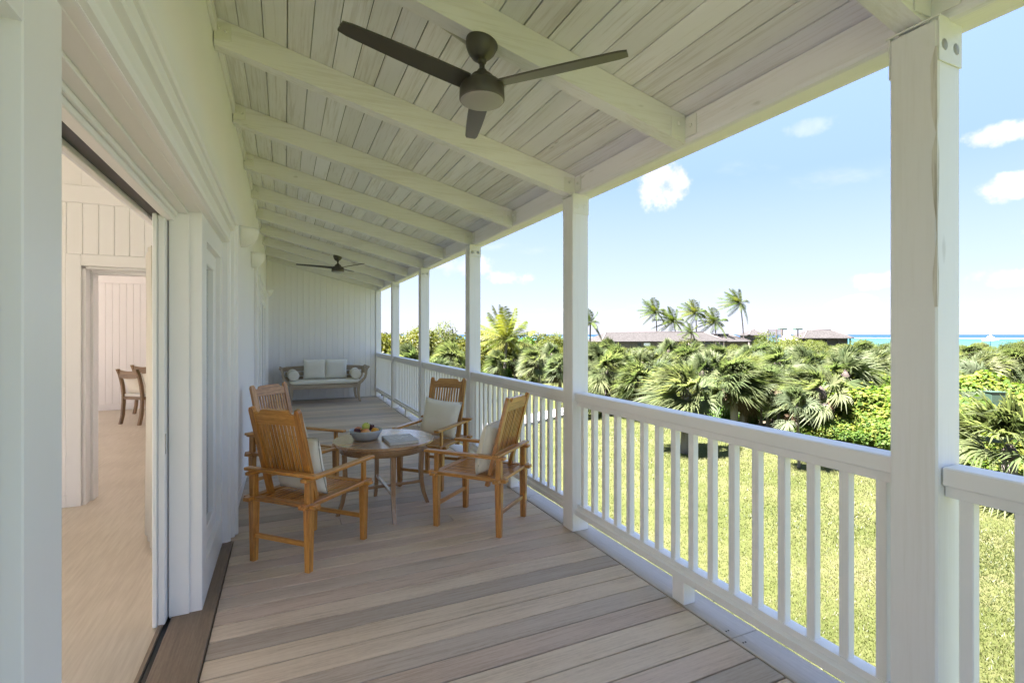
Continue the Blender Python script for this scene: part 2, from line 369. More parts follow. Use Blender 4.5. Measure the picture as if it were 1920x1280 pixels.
# ================================================================== THE SETTING
GZ = -3.0                                                    # the lawn lies a storey below the veranda
def ground_mat():
    m, p, o = newmat('lawn_and_soil'); ps = posv()
    sx = N('ShaderNodeSeparateXYZ'); L(ps, sx.inputs[0])
    n1 = noise(ps, .35, 5, .6); n2 = noise(ps, 2.2, 6, .7); n3 = noise(ps, 22, 5, .8); n4 = noise(ps, 70, 3, .8)
    f = math_node('ADD', math_node('MULTIPLY', n1, .36), math_node('ADD', math_node('MULTIPLY', n2, .32), math_node('ADD', math_node('MULTIPLY', n3, .23), math_node('MULTIPLY', n4, .15))))
    lawn = ramp(f, (.36, (0.022, 0.030, 0.005)), (.47, (0.036, 0.045, 0.007)), (.56, (0.051, 0.056, 0.014)), (.66, (0.070, 0.066, 0.027)))
    soil = ramp(f, (.35, (0.034, 0.029, 0.015)), (.5, (0.073, 0.061, 0.034)), (.66, (0.132, 0.111, 0.069)))
    # planted belt beyond the lawn: signed distance to the bed edge in plan
    e = math_node('SUBTRACT', math_node('ADD', math_node('MULTIPLY', sx.outputs[0], .86), math_node('MULTIPLY', sx.outputs[1], .12)), 18.6)
    e = math_node('ADD', e, math_node('MULTIPLY', math_node('SUBTRACT', n1, .5), 5.0))
    k = N('ShaderNodeMapRange', interpolation_type='SMOOTHSTEP'); k.inputs[1].default_value = -.5; k.inputs[2].default_value = .5; L(e, k.inputs[0])
    far = N('ShaderNodeMapRange', interpolation_type='SMOOTHSTEP'); far.inputs[1].default_value = 26; far.inputs[2].default_value = 27; far.inputs[3].default_value = 1; far.inputs[4].default_value = 0
    L(sx.outputs[1], far.inputs[0])
    L(mix(math_node('MULTIPLY', k.outputs[0], far.outputs[0]), lawn, soil), p.inputs['Base Color']); p.inputs['Roughness'].default_value = .9; p.inputs['Specular IOR Level'].default_value = .15
    bump(math_node('ADD', n3, n4), .7, .03, p); return m
M_GROUND = ground_mat()
def ground():
    rings = [0, 3, 6, 9, 12, 16, 20, 25, 30, 36, 44, 54, 66, 80, 95, 110, 122, 135, 160]; n = 96
    vs = [(0, 0, GZ)]; fs = []
    for r in rings[1:]:
        for j in range(n):
            a = 2 * math.pi * j / n; z = GZ + .06 * math.sin(r * .3 + 3 * a) + .05 * math.sin(5 * a + r * .11)
            if r > 105: z -= (r - 105) ** 1.3 * .035
            vs.append((r * math.sin(a), r * math.cos(a), z))
    for j in range(n): fs.append((0, 1 + (j + 1) % n, 1 + j))
    for i in range(len(rings) - 2):
        for j in range(n): fs.append((1 + i * n + j, 1 + i * n + (j + 1) % n, 1 + (i + 1) * n + (j + 1) % n, 1 + (i + 1) * n + j))
    me = bpy.data.meshes.new('ground'); me.from_pydata(vs, [], fs); me.materials.append(M_GROUND)
    me.polygons.foreach_set('use_smooth', [True] * len(fs))
    o = bpy.data.objects.new('ground', me); COL.objects.link(o); tag(o, 'green lawn and planted ground below the veranda', 'ground', kind='structure')
ground()
def sea():
    m, p, o = newmat('sea_water'); ps = posv()
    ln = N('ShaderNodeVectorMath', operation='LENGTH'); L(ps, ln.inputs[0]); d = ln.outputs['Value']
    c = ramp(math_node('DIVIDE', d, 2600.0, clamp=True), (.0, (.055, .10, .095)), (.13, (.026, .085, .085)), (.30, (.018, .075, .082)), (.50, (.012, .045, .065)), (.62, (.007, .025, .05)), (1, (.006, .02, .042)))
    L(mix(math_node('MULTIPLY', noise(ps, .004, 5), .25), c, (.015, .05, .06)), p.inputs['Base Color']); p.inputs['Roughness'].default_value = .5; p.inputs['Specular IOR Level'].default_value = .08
    bump(noise(ps, .6, 4), .25, .15, p)
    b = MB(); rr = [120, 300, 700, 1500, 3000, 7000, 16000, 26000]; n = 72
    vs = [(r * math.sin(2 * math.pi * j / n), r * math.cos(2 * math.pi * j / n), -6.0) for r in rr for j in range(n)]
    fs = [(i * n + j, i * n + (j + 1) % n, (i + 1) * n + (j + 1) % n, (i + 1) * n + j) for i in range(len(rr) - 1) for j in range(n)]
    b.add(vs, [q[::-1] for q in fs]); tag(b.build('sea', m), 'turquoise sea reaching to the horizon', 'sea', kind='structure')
    foam = plain('surf_foam', (.30, .31, .31), .8)
    b = MB(); n = 240; ra = 1250; vs = []
    for j in range(n + 1):
        a = R(-20) + R(180) * j / n; t = .5 + .5 * math.sin(j * .9) * math.sin(j * .37)
        for r in (ra + 25 * math.sin(j * .21), ra + 25 * math.sin(j * .21) + 26 + 70 * t): vs.append((r * math.sin(a), r * math.cos(a), -5.9))
    b.add(vs, [(2 * j, 2 * j + 1, 2 * j + 3, 2 * j + 2) for j in range(n)]); tag(b.build('surf', foam), 'white line of surf breaking on the reef', 'surf', kind='structure')
sea()
# garden path
def path():
    pts = [at(760, 845, z=GZ), at(880, 812, z=GZ), at(985, 790, z=GZ), at(1055, 774, z=GZ), at(1140, 757, z=GZ), at(1200, 746, z=GZ), at(1260, 739, z=GZ)]
    vs = []
    for i, p in enumerate(pts):
        t = (pts[min(i + 1, len(pts) - 1)] - pts[max(i - 1, 0)]).normalized(); s = Vector((-t.y, t.x, 0)) * .75
        for q in (p + s, p - s): vs += [(q.x, q.y, GZ - .1), (q.x, q.y, GZ + .12)]
    fs = []
    for i in range(len(pts) - 1):
        a = i * 4; b_ = a + 4
        fs += [(a + 1, a + 3, b_ + 3, b_ + 1), (a, a + 1, b_ + 1, b_), (a + 2, b_ + 2, b_ + 3, a + 3)]
    b = MB(); b.add(vs, fs); tag(b.build('path', plain('pale_concrete', (.26, .25, .23), .8, 0, .1, 3)), 'pale concrete path curving across the lawn', 'path', kind='structure')
path()

# ================================================================== VERANDA
WX = -.365; BX = 1.985                    # house wall face, inner face of the header beam
ZL, ZR = 3.231, 2.650; SL = (ZR - ZL) / (BX - WX)
def zc(x): return ZL + SL * (x - WX)      # underside of the ceiling planks
Y0, Y1 = -1.36, 12.05
POSTY = [-1.36, .90, 3.16, 5.42, 7.68, 9.94]
PX0, PX1 = 1.932, 2.072
RAFT = [2.074 + 1.1305 * i for i in range(-3, 9)] + [Y1 - .085]

# deck
deck = empty('veranda_floor', (0, 0, 0), 0, 'weathered grey-brown deck of crosswise boards on the veranda', 'deck', kind='structure')
MB().bb(-.374, 2.08, Y0, Y1 + .1, -.30, -.032).build('gap_shade_slab', M_DARK, deck)  # solid dark slab; its colour stands for the shade between and below the boards
bw = .1435; y = 2.596 - 50 * bw
bmeshes = []
for k in range(4):
    b = MB(); b.box((0, 0, 0), (1, bw - .0075, .026), ch=.003, gax=0); bmeshes.append(b)
pal = [(.97, .97, .97), (1.02, 1.0, .96), (.88, .88, .91), (1.06, 1.04, 1.0), (.72, .72, .75), (.93, .88, .89), (1.02, .98, .92), (.82, .80, .78), (.96, .92, .94), (.99, .97, .94)]
while y < Y1 - .02:
    if y > Y0:
        xa, xb = -.3635, 1.945
        if 0.3 < y + bw and y < 3.98: xa = -.331
        cuts = [xa, xb] if random.random() < .86 else [xa, random.uniform(.2, 1.4), xb]
        for a, c in zip(cuts, cuts[1:]):
            q = random.choice(pal); s = random.uniform(.92, 1.06)
            b = MB(); b.box((0, 0, 0), (c - a - .004, bw - .0075, .026), ch=.003, gax=0)
            o = b.build('board', M_DECK, deck, ((a + c) / 2, y + bw / 2, -.013 + random.uniform(-.0006, .0006))); o.color = (*[t * s for t in q], 1)
    y += bw
y = Y0
while y < Y1:
    ln = min(random.choice([2.3, 2.7, 3.1]), Y1 - y)
    if abs(y - 2.7) < .5: ln = 2.0
    o = MB().bb(1.951, 2.13, 0, ln - .003, -.026, .001, ch=.003).build('edge_board', M_EDGE, deck, (0, y, 0))
    for yy in (.05, ln - .05):
        for xx in (1.975, 1.99): MB().lathe([(.004, 0), (.004, .0015), (0.0001, .0016)], 8).build('nail', M_DARK, o, (xx, yy, .0012))
    y += ln
MB().bb(2.085, 2.125, Y0, Y1, -.42, -.03).build('rim_board', M_WHITE, deck)

# ceiling: planks on rafters, carried by the header beam
roof = empty('veranda_ceiling', (0, 0, 0), 0, 'whitewashed plank ceiling sloping from house wall to header beam', 'ceiling', kind='structure')
ang = math.atan(SL); pw = .1245
x = -.237 - pw; k = 0
while x < BX - .005:
    xa, xb = max(x, WX - .01), min(x + pw, BX + .02)
    cuts = [Y0 - .1] + [r + .04 for r in RAFT if random.random() < .22] + [Y1 + .08]
    for a, c in zip(cuts, cuts[1:]):
        if c - a < .9: continue
        wdt = (xb - xa) / math.cos(ang)
        b = MB(); b.box((0, 0, .010), (wdt - random.uniform(.003, .007), c - a - .002, .02), ch=.002, gax=1)
        o = b.build('plank', M_WASH, roof, ((xa + xb) / 2, (a + c) / 2, zc((xa + xb) / 2) + random.uniform(-.0005, .0012)), (0, -ang, 0))
        s = random.uniform(.88, 1.06); o.color = (s * random.uniform(.99, 1.02), s, s * random.uniform(.96, 1.02), 1)
    x += pw
b = MB(); b.prism([(WX - .4, zc(WX - .4) + .035), (2.14, zc(2.14) + .035), (2.14, zc(2.14) + .12), (WX - .4, zc(WX - .4) + .12)], Y1 - Y0 + .7, Matrix.Translation((0, Y0 - .35, 0)))
b.build('roof_covering', plain('roof_shingle', (.06, .055, .05), .9), roof)
for r in RAFT:
    b = MB(); e = .006
    poly = [(WX + .004, zc(WX) - .155), (BX - .002, zc(BX) - .155), (BX - .002, zc(BX) - .002), (WX + .004, zc(WX) - .002)]
    b.prism(poly, .08); o = b.build('rafter', M_BEAM, roof, (0, r, 0)); s = random.uniform(.93, 1.04); o.color = (s, s, s * .99, 1)
    # hanger plate with two bolts at each end
    pb = MB(); pb.bb(BX - .10, BX - .003, -.006, -.0005, zc(BX) - .125, zc(BX) - .02, ch=.001); pb.bb(BX - .008, BX - .0025, -.085, -.006, zc(BX) - .125, zc(BX) - .02, ch=.001)
    h = pb.build('hanger_plate', M_STEEL, o)
    for q in ((BX - .055, -.010, zc(BX) - .055), ): MB().lathe([(.0001, -.004), (.011, -.004), (.009, .006), (.0001, .007)], 6, Matrix.Translation(q) @ Matrix.Rotation(R(90), 4, 'X')).build('bolt', M_STEEL, h)
    MB().lathe([(.0001, -.004), (.011, -.004), (.009, .006), (.0001, .007)], 6, Matrix.Translation((BX - .012, -.045, zc(BX) - .07)) @ Matrix.Rotation(R(-90), 4, 'Y')).build('bolt', M_STEEL, h)
    pb = MB(); pb.bb(WX + .006, WX + .09, -.005, -.0005, zc(WX) - .13, zc(WX) - .03, ch=.001); h = pb.build('hanger_plate', M_STEEL, o)
    for dx in (.03, .065): MB().lathe([(.0001, -.004), (.010, -.004), (.008, .008), (.0001, .009)], 6, Matrix.Translation((WX + dx, -.008, zc(WX) - .06 - dx * .3)) @ Matrix.Rotation(R(90), 4, 'X')).build('bolt', M_STEEL, h)
hb = MB(); hb.prism([(BX, 2.515), (BX + .006, 2.500), (BX + .022, 2.493), (2.118, 2.493), (2.128, 2.503), (2.128, zc(2.12) - .004), (BX, zc(BX) - .008)], Y1 + .14 - Y0, Matrix.Translation((0, Y0 - .05, 0)))
hb.build('header_beam', M_BEAM, roof)
lb = MB(); lb.prism([(WX + .001, zc(WX) - .085), (WX + .022, zc(WX) - .085), (WX + .022, zc(WX + .022) - .003), (WX + .001, zc(WX) - .003)], Y1 - Y0, Matrix.Translation((0, Y0, 0)))
lb.build('ledger_board', M_BEAM, roof)

# posts
def post_proto():
    p = empty('veranda_post', (0, 0, 0))
    b = MB(); b.box((0, 0, 1.245), (PX1 - PX0, .14, 2.49), ch=.006); sh = b.build('shaft', M_POST, p)
    for s in (-1, 1):
        b = MB(); b.box((.002, s * .0725, 2.428), (.138, .005, .15), ch=.0015); br = b.build('bracket', M_STEEL, p)
        for dx in (-.035, .035):
            b = MB(); T = Matrix.Translation((dx, s * .075, 2.41)) @ Matrix.Rotation(R(90) * s, 4, 'X')
            b.lathe([(.0001, 0), (.019, 0), (.019, .003), (.0001, .0031)], 16, T); b.lathe([(.0115, .002), (.0105, .014), (.0001, .0142)], 6, T, False); b.build('bolt', M_STEEL, br)
    b = MB(); b.box((-.0715, 0, 2.497), (.006, .16, .006)); b.build('cap_plate', M_STEEL, p)
    return p
proto = post_proto()
names = {.90: 'white square timber post, widest, with chipped bark edge near its bolted top bracket',
         3.16: 'second white timber post, between two long railings beside the armchair nearest the rail', 5.42: 'third white timber post, behind the slatted chair that faces the house door',
         7.68: 'fourth white timber post, halfway between seating group and daybed', 9.94: 'white timber post closest to the daybed and the end wall'}
first = True
for yy in POSTY:
    o = proto if first else copy_tree(proto); first = False
    o.location = ((PX0 + PX1) / 2, yy + .07, 0)
    lab = names.get(yy, 'white square timber post closing the near end of the veranda railing')
    tag(o, lab, 'post', 'posts along the veranda edge')
# waney chipped corner on the nearest post
b = MB(); zs = np.linspace(1.55, 2.40, 16); vs = []
for i, z in enumerate(zs):
    wv = .007 + .006 * math.sin(i * 1.1) + (.010 if z > 2.0 else 0) * abs(math.sin(i * 1.9))
    vs += [(PX0 - .0006, .90 + wv, z), (PX0 - .0009, .90 - .0009, z), (PX0 + wv * .8, .90 - .0006, z)]
fs = []
for i in range(len(zs) - 1):
    a = 3 * i; fs += [(a, a + 3, a + 4, a + 1), (a + 1, a + 4, a + 5, a + 2)]
ne = [o for o in bpy.data.objects if o.name.startswith('veranda_post') and abs(o.location.y - .97) < .01][0]
b.add([(p[0] - (PX0 + PX1) / 2, p[1] - .97, p[2]) for p in vs], fs); b.build('worn_edge', painted('worn_edge_paint', (.74, .72, .66), .6, .9, (.36, .32, .25), .003), ne)

# railings
bal = MB(); bal.box((0, 0, .565), (.038, .038, .73), ch=.003); balm = bal.mesh('baluster', M_WHITE)
def railing(ya, yb, nb, label):
    t = empty('railing', (2.0, ya, 0), 0, label, 'railing', 'railings between the posts'); ln = yb - ya; e = .003
    b = MB(); b.bb(-.048, .052, e, ln - e, .966, 1.028, ch=.005, gax=1); tr = b.build('top_rail', M_WHITE, t)
    b = MB(); b.bb(-.028, .034, e, ln - e, .928, .9655, ch=.002, gax=1); b.build('sub_rail', M_WHITE, tr)
    b = MB(); b.prism([(-.05, .128), (.05, .128), (.05, .165), (.034, .172), (.034, .203), (-.028, .203), (-.028, .175), (-.05, .165)], ln - 2 * e, Matrix.Translation((0, e, 0))); b.build('bottom_rail', M_WHITE, t)
    for i in range(nb): inst(balm, 'baluster', t, (0, ln / 2 + (i - (nb - 1) / 2) * .134, 0))
    b = MB(); b.box((-.005, ln / 2, .064), (.08, .09, .127), ch=.003); b.build('support_block', M_WHITE, t)
rl = ['white railing stretch passing beside the widest post', 'white railing between the widest post and the second post, longest in view',
      'white railing behind the two slatted chairs', 'white railing just past the chair that faces the house door', 'white railing halfway along, before the daybed']
for i in range(len(POSTY) - 1): railing(POSTY[i] + .14, POSTY[i + 1], 16, rl[i])
railing(POSTY[-1] + .14, Y1 - .005, 14, 'white railing ending at the panelled end wall beside the daybed')

# end wall of vertical boards
ew = empty('end_wall', (0, Y1, 0), 0, 'white panelled end wall of vertical boards behind the daybed', 'wall', kind='structure')
MB().bb(WX - .3, 2.07, .022, .2, -.2, 3.35).build('wall_core', M_WHITE, ew)
x = WX; n = 19; pwid = (1.952 - WX) / n
for i in range(n):
    b = MB(); zt = zc(x + pwid / 2) - .16; b.bb(.001, pwid - .001, 0, .02, .005, zc(x) - .02, ch=.005, gax=2); b.build('board', M_WHITE, ew, (x, 0, 0)); x += pwid
MB().bb(1.953, 2.075, -.03, .021, 0, 2.489, ch=.004).build('corner_board', M_WHITE, ew)
MB().bb(WX + .025, 1.952, -.004, -.0003, 2.44, 2.455).build('moulding', M_WHITE, ew)

# house wall
hw = empty('house_wall', (0, 0, 0), 0, 'smooth white plastered house wall along the veranda', 'wall', kind='structure')
UY0, UY1, UZ = .33, 3.98, 2.10               # opening of the door unit
MB().bb(-.72, WX, UY1, Y1 + .02, -.03, 3.34).build('wall_panel', M_WALL, hw)
MB().bb(-.72, WX, Y0 - .1, UY0, -.03, 3.34).build('wall_panel', M_WALL, hw)
MB().bb(-.72, WX, UY0, UY1, UZ + .001, 3.34).build('wall_panel', M_WALL, hw)
MB().bb(-6.4, -.375, Y0 - .1, Y1 + .1, GZ - .2, -.062).build('lower_storey', M_WALL, hw)
MB().bb(WX - .001, WX + .010, 4.2, 7.34, .002, .11, ch=.003).build('skirting', M_TRIM, hw)

def casing(parent, y0, y1, z1, prof, name='casing', mat=M_TRIM):
    """mitred casing round three sides; prof = (distance outward from the opening, x)"""
    b = MB(); n = len(prof); vs = []
    for (cy_, cz, sy, sz) in ((y0, 0.004, -1, 0), (y0, z1, -1, 1), (y1, z1, 1, 1), (y1, 0.004, 1, 0)):
        for dd, xx in prof: vs.append((xx, cy_ + sy * dd, cz + sz * dd))
    fs = []
    for s in range(3):
        for i in range(n - 1): fs.append((s * n + i, s * n + i + 1, (s + 1) * n + i + 1, (s + 1) * n + i))
    fs += [tuple(range(n))[::-1], tuple(range(3 * n, 4 * n))]
    b.add(vs, fs); return b.build(name, mat, parent)
PROF = [(0, -.40), (.001, -.372), (.010, -.352), (.022, -.346), (.034, -.352), (.042, -.358), (.046, -.3555), (.10, -.355), (.104, -.334), (.112, -.328), (.150, -.328), (.153, -.318), (.160, -.311), (.188, -.311), (.190, WX - .004)]
du = empty('door_frame', (0, 0, 0), 0, 'white moulded door frame with glazed side panels round the open sliding door', 'door frame')
casing(du, UY0, UY1, UZ, PROF)
def sidelight(ya, yb, flip):
    # stile-and-rail panel with a recessed sash and pane; ya..yb is the whole panel
    x0, x1 = -.543, -.396
    ra, rb = (ya + .16, yb - .08) if not flip else (ya + .08, yb - .16)
    b = MB()
    b.bb(x0, x1, ya, ra, .0, UZ, ch=.003); b.bb(x0, x1, rb, yb, .0, UZ, ch=.003); b.bb(x0, x1 - .0005, ra, rb, 1.98, UZ - .001); b.bb(x0, x1 - .0005, ra, rb, 0, .20)
    p = b.build('side_panel', M_TRIM, du)
    b = MB()
    for (a, c, d_, e) in ((ra, ra + .10, .20, 1.98), (rb - .10, rb, .20, 1.98), (ra + .10, rb - .10, 1.88, 1.98), (ra + .10, rb - .10, .20, .30)): b.bb(-.50, -.425, a + .0005, c - .0005, d_ + .0005, e - .0005, ch=.006)
    b.build('sash', M_TRIM, p)
    m, pp, o = newmat('sidelight_glass'); pp.inputs['Base Color'].default_value = (.7, .72, .72, 1); pp.inputs['Roughness'].default_value = .04
    tr_ = N('ShaderNodeBsdfTransparent'); fr_ = N('ShaderNodeFresnel'); fr_.inputs[0].default_value = 1.5; mx_ = N('ShaderNodeMixShader'); L(fr_.outputs[0], mx_.inputs[0]); L(tr_.outputs[0], mx_.inputs[1]); L(pp.outputs[0], mx_.inputs[2]); L(mx_.outputs[0], o.inputs[0])
    MB().bb(-.462, -.458, ra + .095, rb - .095, .295, 1.885).build('pane', m, p)
    MB().bb(-.478, -.474, ra + .09, rb - .09, .29, 1.89).build('blind', M_LINEN2, p)
sidelight(3.06, UY1, False); sidelight(UY0, 1.25, True)
b = MB()                                      # head of the opening, stepping in towards the track
b.bb(-.455, -.396, 1.25, 3.06, 2.098, 2.14, ch=.002); b.bb(-.50, -.4555, 1.25, 3.06, 2.086, 2.14, ch=.002); b.bb(-.515, -.5005, 1.25, 3.06, 2.068, 2.14, ch=.003); b.bb(-.560, -.5155, 1.25, 3.06, 2.045, 2.14, ch=.004)
b.build('head', M_TRIM, du)
MB().bb(-.635, -.5605, 1.25, 3.98, 2.075, 2.13).build('track', M_BLACK, du)
MB().bb(-.66, -.636, 1.20, 3.98, 2.055, 2.20, ch=.003).build('valance', M_INT, du)
b = MB(); b.bb(-.613, -.602, 3.062, 4.0, 0, 2.05); b.build('pocket_lining', M_INT, du)
b = MB(); b.bb(-.613, -.602, .33, 1.248, 0, 2.05); b.build('pocket_lining', M_INT, du)
MB().bb(-.542, -.452, 3.046, 3.0595, .012, 2.085, ch=.003).build('jamb_bead', M_TRIM, du)
th = empty('threshold', (0, 0, 0), 0, 'dark brown timber threshold under the open sliding door', 'threshold')
MB().bb(-.53, -.333, UY0, UY1 + .02, -.02, .012, ch=.004).build('sill_board', M_THRESH, th)
MB().bb(-.556, -.5305, UY0, UY1, -.02, -.004).build('track_slot', M_BLACK, th)
MB().bb(-.576, -.5565, UY0, UY1, -.02, .010, ch=.002).build('inner_strip', M_THRESH, th)
sd = empty('sliding_door', (0, 0, 0), 0, 'white sliding door pushed back into its pocket, only its edge showing', 'door')
MB().bb(-.598, -.5785, 2.978, 3.95, .006, 2.062, ch=.003).build('leaf', M_TRIM, sd)
b = MB(); b.bb(-.578, -.5475, 2.992, 3.95, .006, 2.058, ch=.004); b.build('leaf', M_TRIM, sd)
MB().bb(-.5472, -.5455, 2.996, 3.012, .86, .96).build('latch', M_BRASS, sd)

# second door unit further along
d2 = empty('far_door', (0, 0, 0), 0, 'white panelled veranda door beyond the wall lamps, close to the end wall', 'door')
casing(d2, 7.95, 11.2, UZ, PROF)
b = MB(); b.bb(WX - .004, WX + .004, 7.95, 11.2, .003, UZ); b.build('door_panel', M_TRIM, d2)
for ya in (8.1, 9.15, 10.2):
    b = MB(); b.bb(WX + .004, WX + .022, ya, ya + .09, .01, 2.08, ch=.004); b.bb(WX + .004, WX + .022, ya + .76, ya + .85, .01, 2.08, ch=.004); b.bb(WX + .004, WX + .021, ya + .09, ya + .76, 1.97, 2.08, ch=.004); b.bb(WX + .004, WX + .021, ya + .09, ya + .76, .01, .25, ch=.004); b.build('door_sash', M_TRIM, d2)
    MB().bb(WX + .005, WX + .007, ya + .09, ya + .76, .25, 1.97).build('pane', plain('far_pane', (.5, .52, .52), .08), d2)
b = MB(); b.bb(WX + .001, WX + .04, 7.35, 7.70, .004, 2.35, ch=.004); b.build('pilaster', M_TRIM, d2)

# ------------------------------------------------------------------ interior rooms seen through the door
rm = empty('interior_floor', (0, 0, 0), 0, 'pale oak floor inside the house', 'floor', kind='structure')
MB().bb(-6.2, -.5765, -1.3, Y1, -.06, .0).build('floor_board', M_INFLOOR, rm)
iw = empty('interior_wall', (0, 0, 0), 0, 'cream panelled interior wall with a doorway, seen through the sliding door', 'wall', kind='structure')
IY = 5.40
def boards(x0, x1, z0, z1, yy, parent, wdt=.105, d=.014):
    n = max(1, round((x1 - x0) / wdt)); ww = (x1 - x0) / n
    for i in range(n):
        b = MB(); b.bb(.0008, ww - .0008, -d, 0, z0, z1, ch=.004, gax=2); b.build('board', M_INT, parent, (x0 + i * ww, yy, 0))
DX0, DX1, DZ = -1.58, -.70, 2.045
MB().bb(-6.2, DX0 - .001, IY, IY + .25, 0, 3.0).build('wall_core', M_INT, iw); MB().bb(DX1 + .001, -.70, IY, IY + .25, 0, 3.0).build('wall_core', M_INT, iw) if DX1 + .01 < -.70 else None
MB().bb(DX0, DX1 + .02, IY, IY + .25, DZ + .001, 3.0).build('wall_core', M_INT, iw)
boards(-3.75, DX0 - .10, .10, 2.58, IY, iw); boards(DX0 - .0995, DX1, DZ + .10, 2.58, IY, iw)
MB().bb(-3.75, DX1, IY - .016, IY, 2.581, 2.73, ch=.004).build('cornice', M_INT, iw)
MB().bb(-3.75, DX0 - .1, IY - .018, IY, 0, .099, ch=.003).build('skirting', M_INT, iw)
b = MB(); b.bb(DX0 - .099, DX0, IY - .022, IY, 0, DZ + .099, ch=.004); b.bb(DX0 + .0005, DX1, IY - .022, IY, DZ, DZ + .099, ch=.004); b.build('door_casing', M_INT, iw)
b = MB(); b.bb(DX0 - .0, DX0 + .025, IY + .001, IY + .12, 0, DZ - .02, ch=.003); b.bb(DX0, DX0 + .045, IY + .121, IY + .25, 0, DZ - .03, ch=.003); b.bb(DX0 + .046, DX1, IY + .121, IY + .25, DZ - .05, DZ - .001, ch=.003); b.bb(DX0 + .026, DX1, IY + .001, IY + .12, DZ - .02, DZ - .001, ch=.003); b.build('door_jamb', M_INT, iw)
fw = empty('interior_end_wall', (0, 0, 0), 0, 'cream beadboard wall behind the dining chairs inside', 'wall', kind='structure')
MB().bb(-6.2, -.70, Y1 - .1, Y1 + .1, 0, 3.0).build('wall_core', M_INT, fw)
boards(-3.9, -1.6, .12, 2.45, Y1 - .101, fw, .11); MB().bb(-3.9, -1.6, Y1 - .12, Y1 - .101, 2.452, 2.6, ch=.004).build('cornice', M_INT, fw); MB().bb(-3.9, -1.6, Y1 - .12, Y1 - .101, 0, .119, ch=.004).build('skirting', M_INT, fw)
ow = empty('interior_outer_wall', (0, 0, 0), 0, 'unseen white outer wall of the rooms, tall openings added to let light in', 'wall', kind='structure')  # out of view; openings here and in the near wall are added for daylight
for (a, c) in ((-1.4, -.9), (1.0, 1.3), (3.2, 3.4), (4.9, 6.3), (8.3, 8.8), (10.8, Y1 + .1)): MB().bb(-6.4, -6.2, a, c, 0, 3.0).build('wall_pier', M_CEILP, ow)
MB().bb(-6.4, -6.2, -1.4, Y1 + .1, 2.5, 3.0 - .002).build('lintel', M_CEILP, ow)
MB().bb(-6.4, -5.6, -1.5, -1.3, 0, 3.0).build('wall_pier', M_CEILP, ow); MB().bb(-1.5, -.725, -1.5, -1.3, 0, 3.0).build('wall_pier', M_CEILP, ow); MB().bb(-5.6, -1.5, -1.5, -1.3, 2.5, 2.999).build('lintel', M_CEILP, ow)
ic = empty('interior_ceiling', (0, 0, 0), 0, 'flat cream ceiling inside the house', 'ceiling', kind='structure')
MB().bb(-6.5, -.71, -1.5, Y1 + .1, 3.001, 3.2).build('ceiling_panel', M_CEILP, ic)
# curtain drawn aside behind the sliding door
b = MB(); n = 60; vs = []
for i in range(n + 1):
    t = i / n; yy = 4.0 + t * .75; xx = -.802 - .125 * min(1, t * 1.6) + .010 * math.sin(t * 34)
    for z in (.015, 1.0, 2.05): vs.append((xx + .006 * math.sin(z * 2 + t * 9), yy, z))
b.add(vs, [(3 * i + j, 3 * i + 3 + j, 3 * i + 4 + j, 3 * i + 1 + j) for i in range(n) for j in range(2)], None, None, True)
c_ = b.build('curtain', fabric('curtain_linen', (.70, .665, .58))); c_.modifiers.new('thick', 'SOLIDIFY').thickness = .004
tag(c_, 'cream curtain hanging just inside the sliding door', 'curtain')

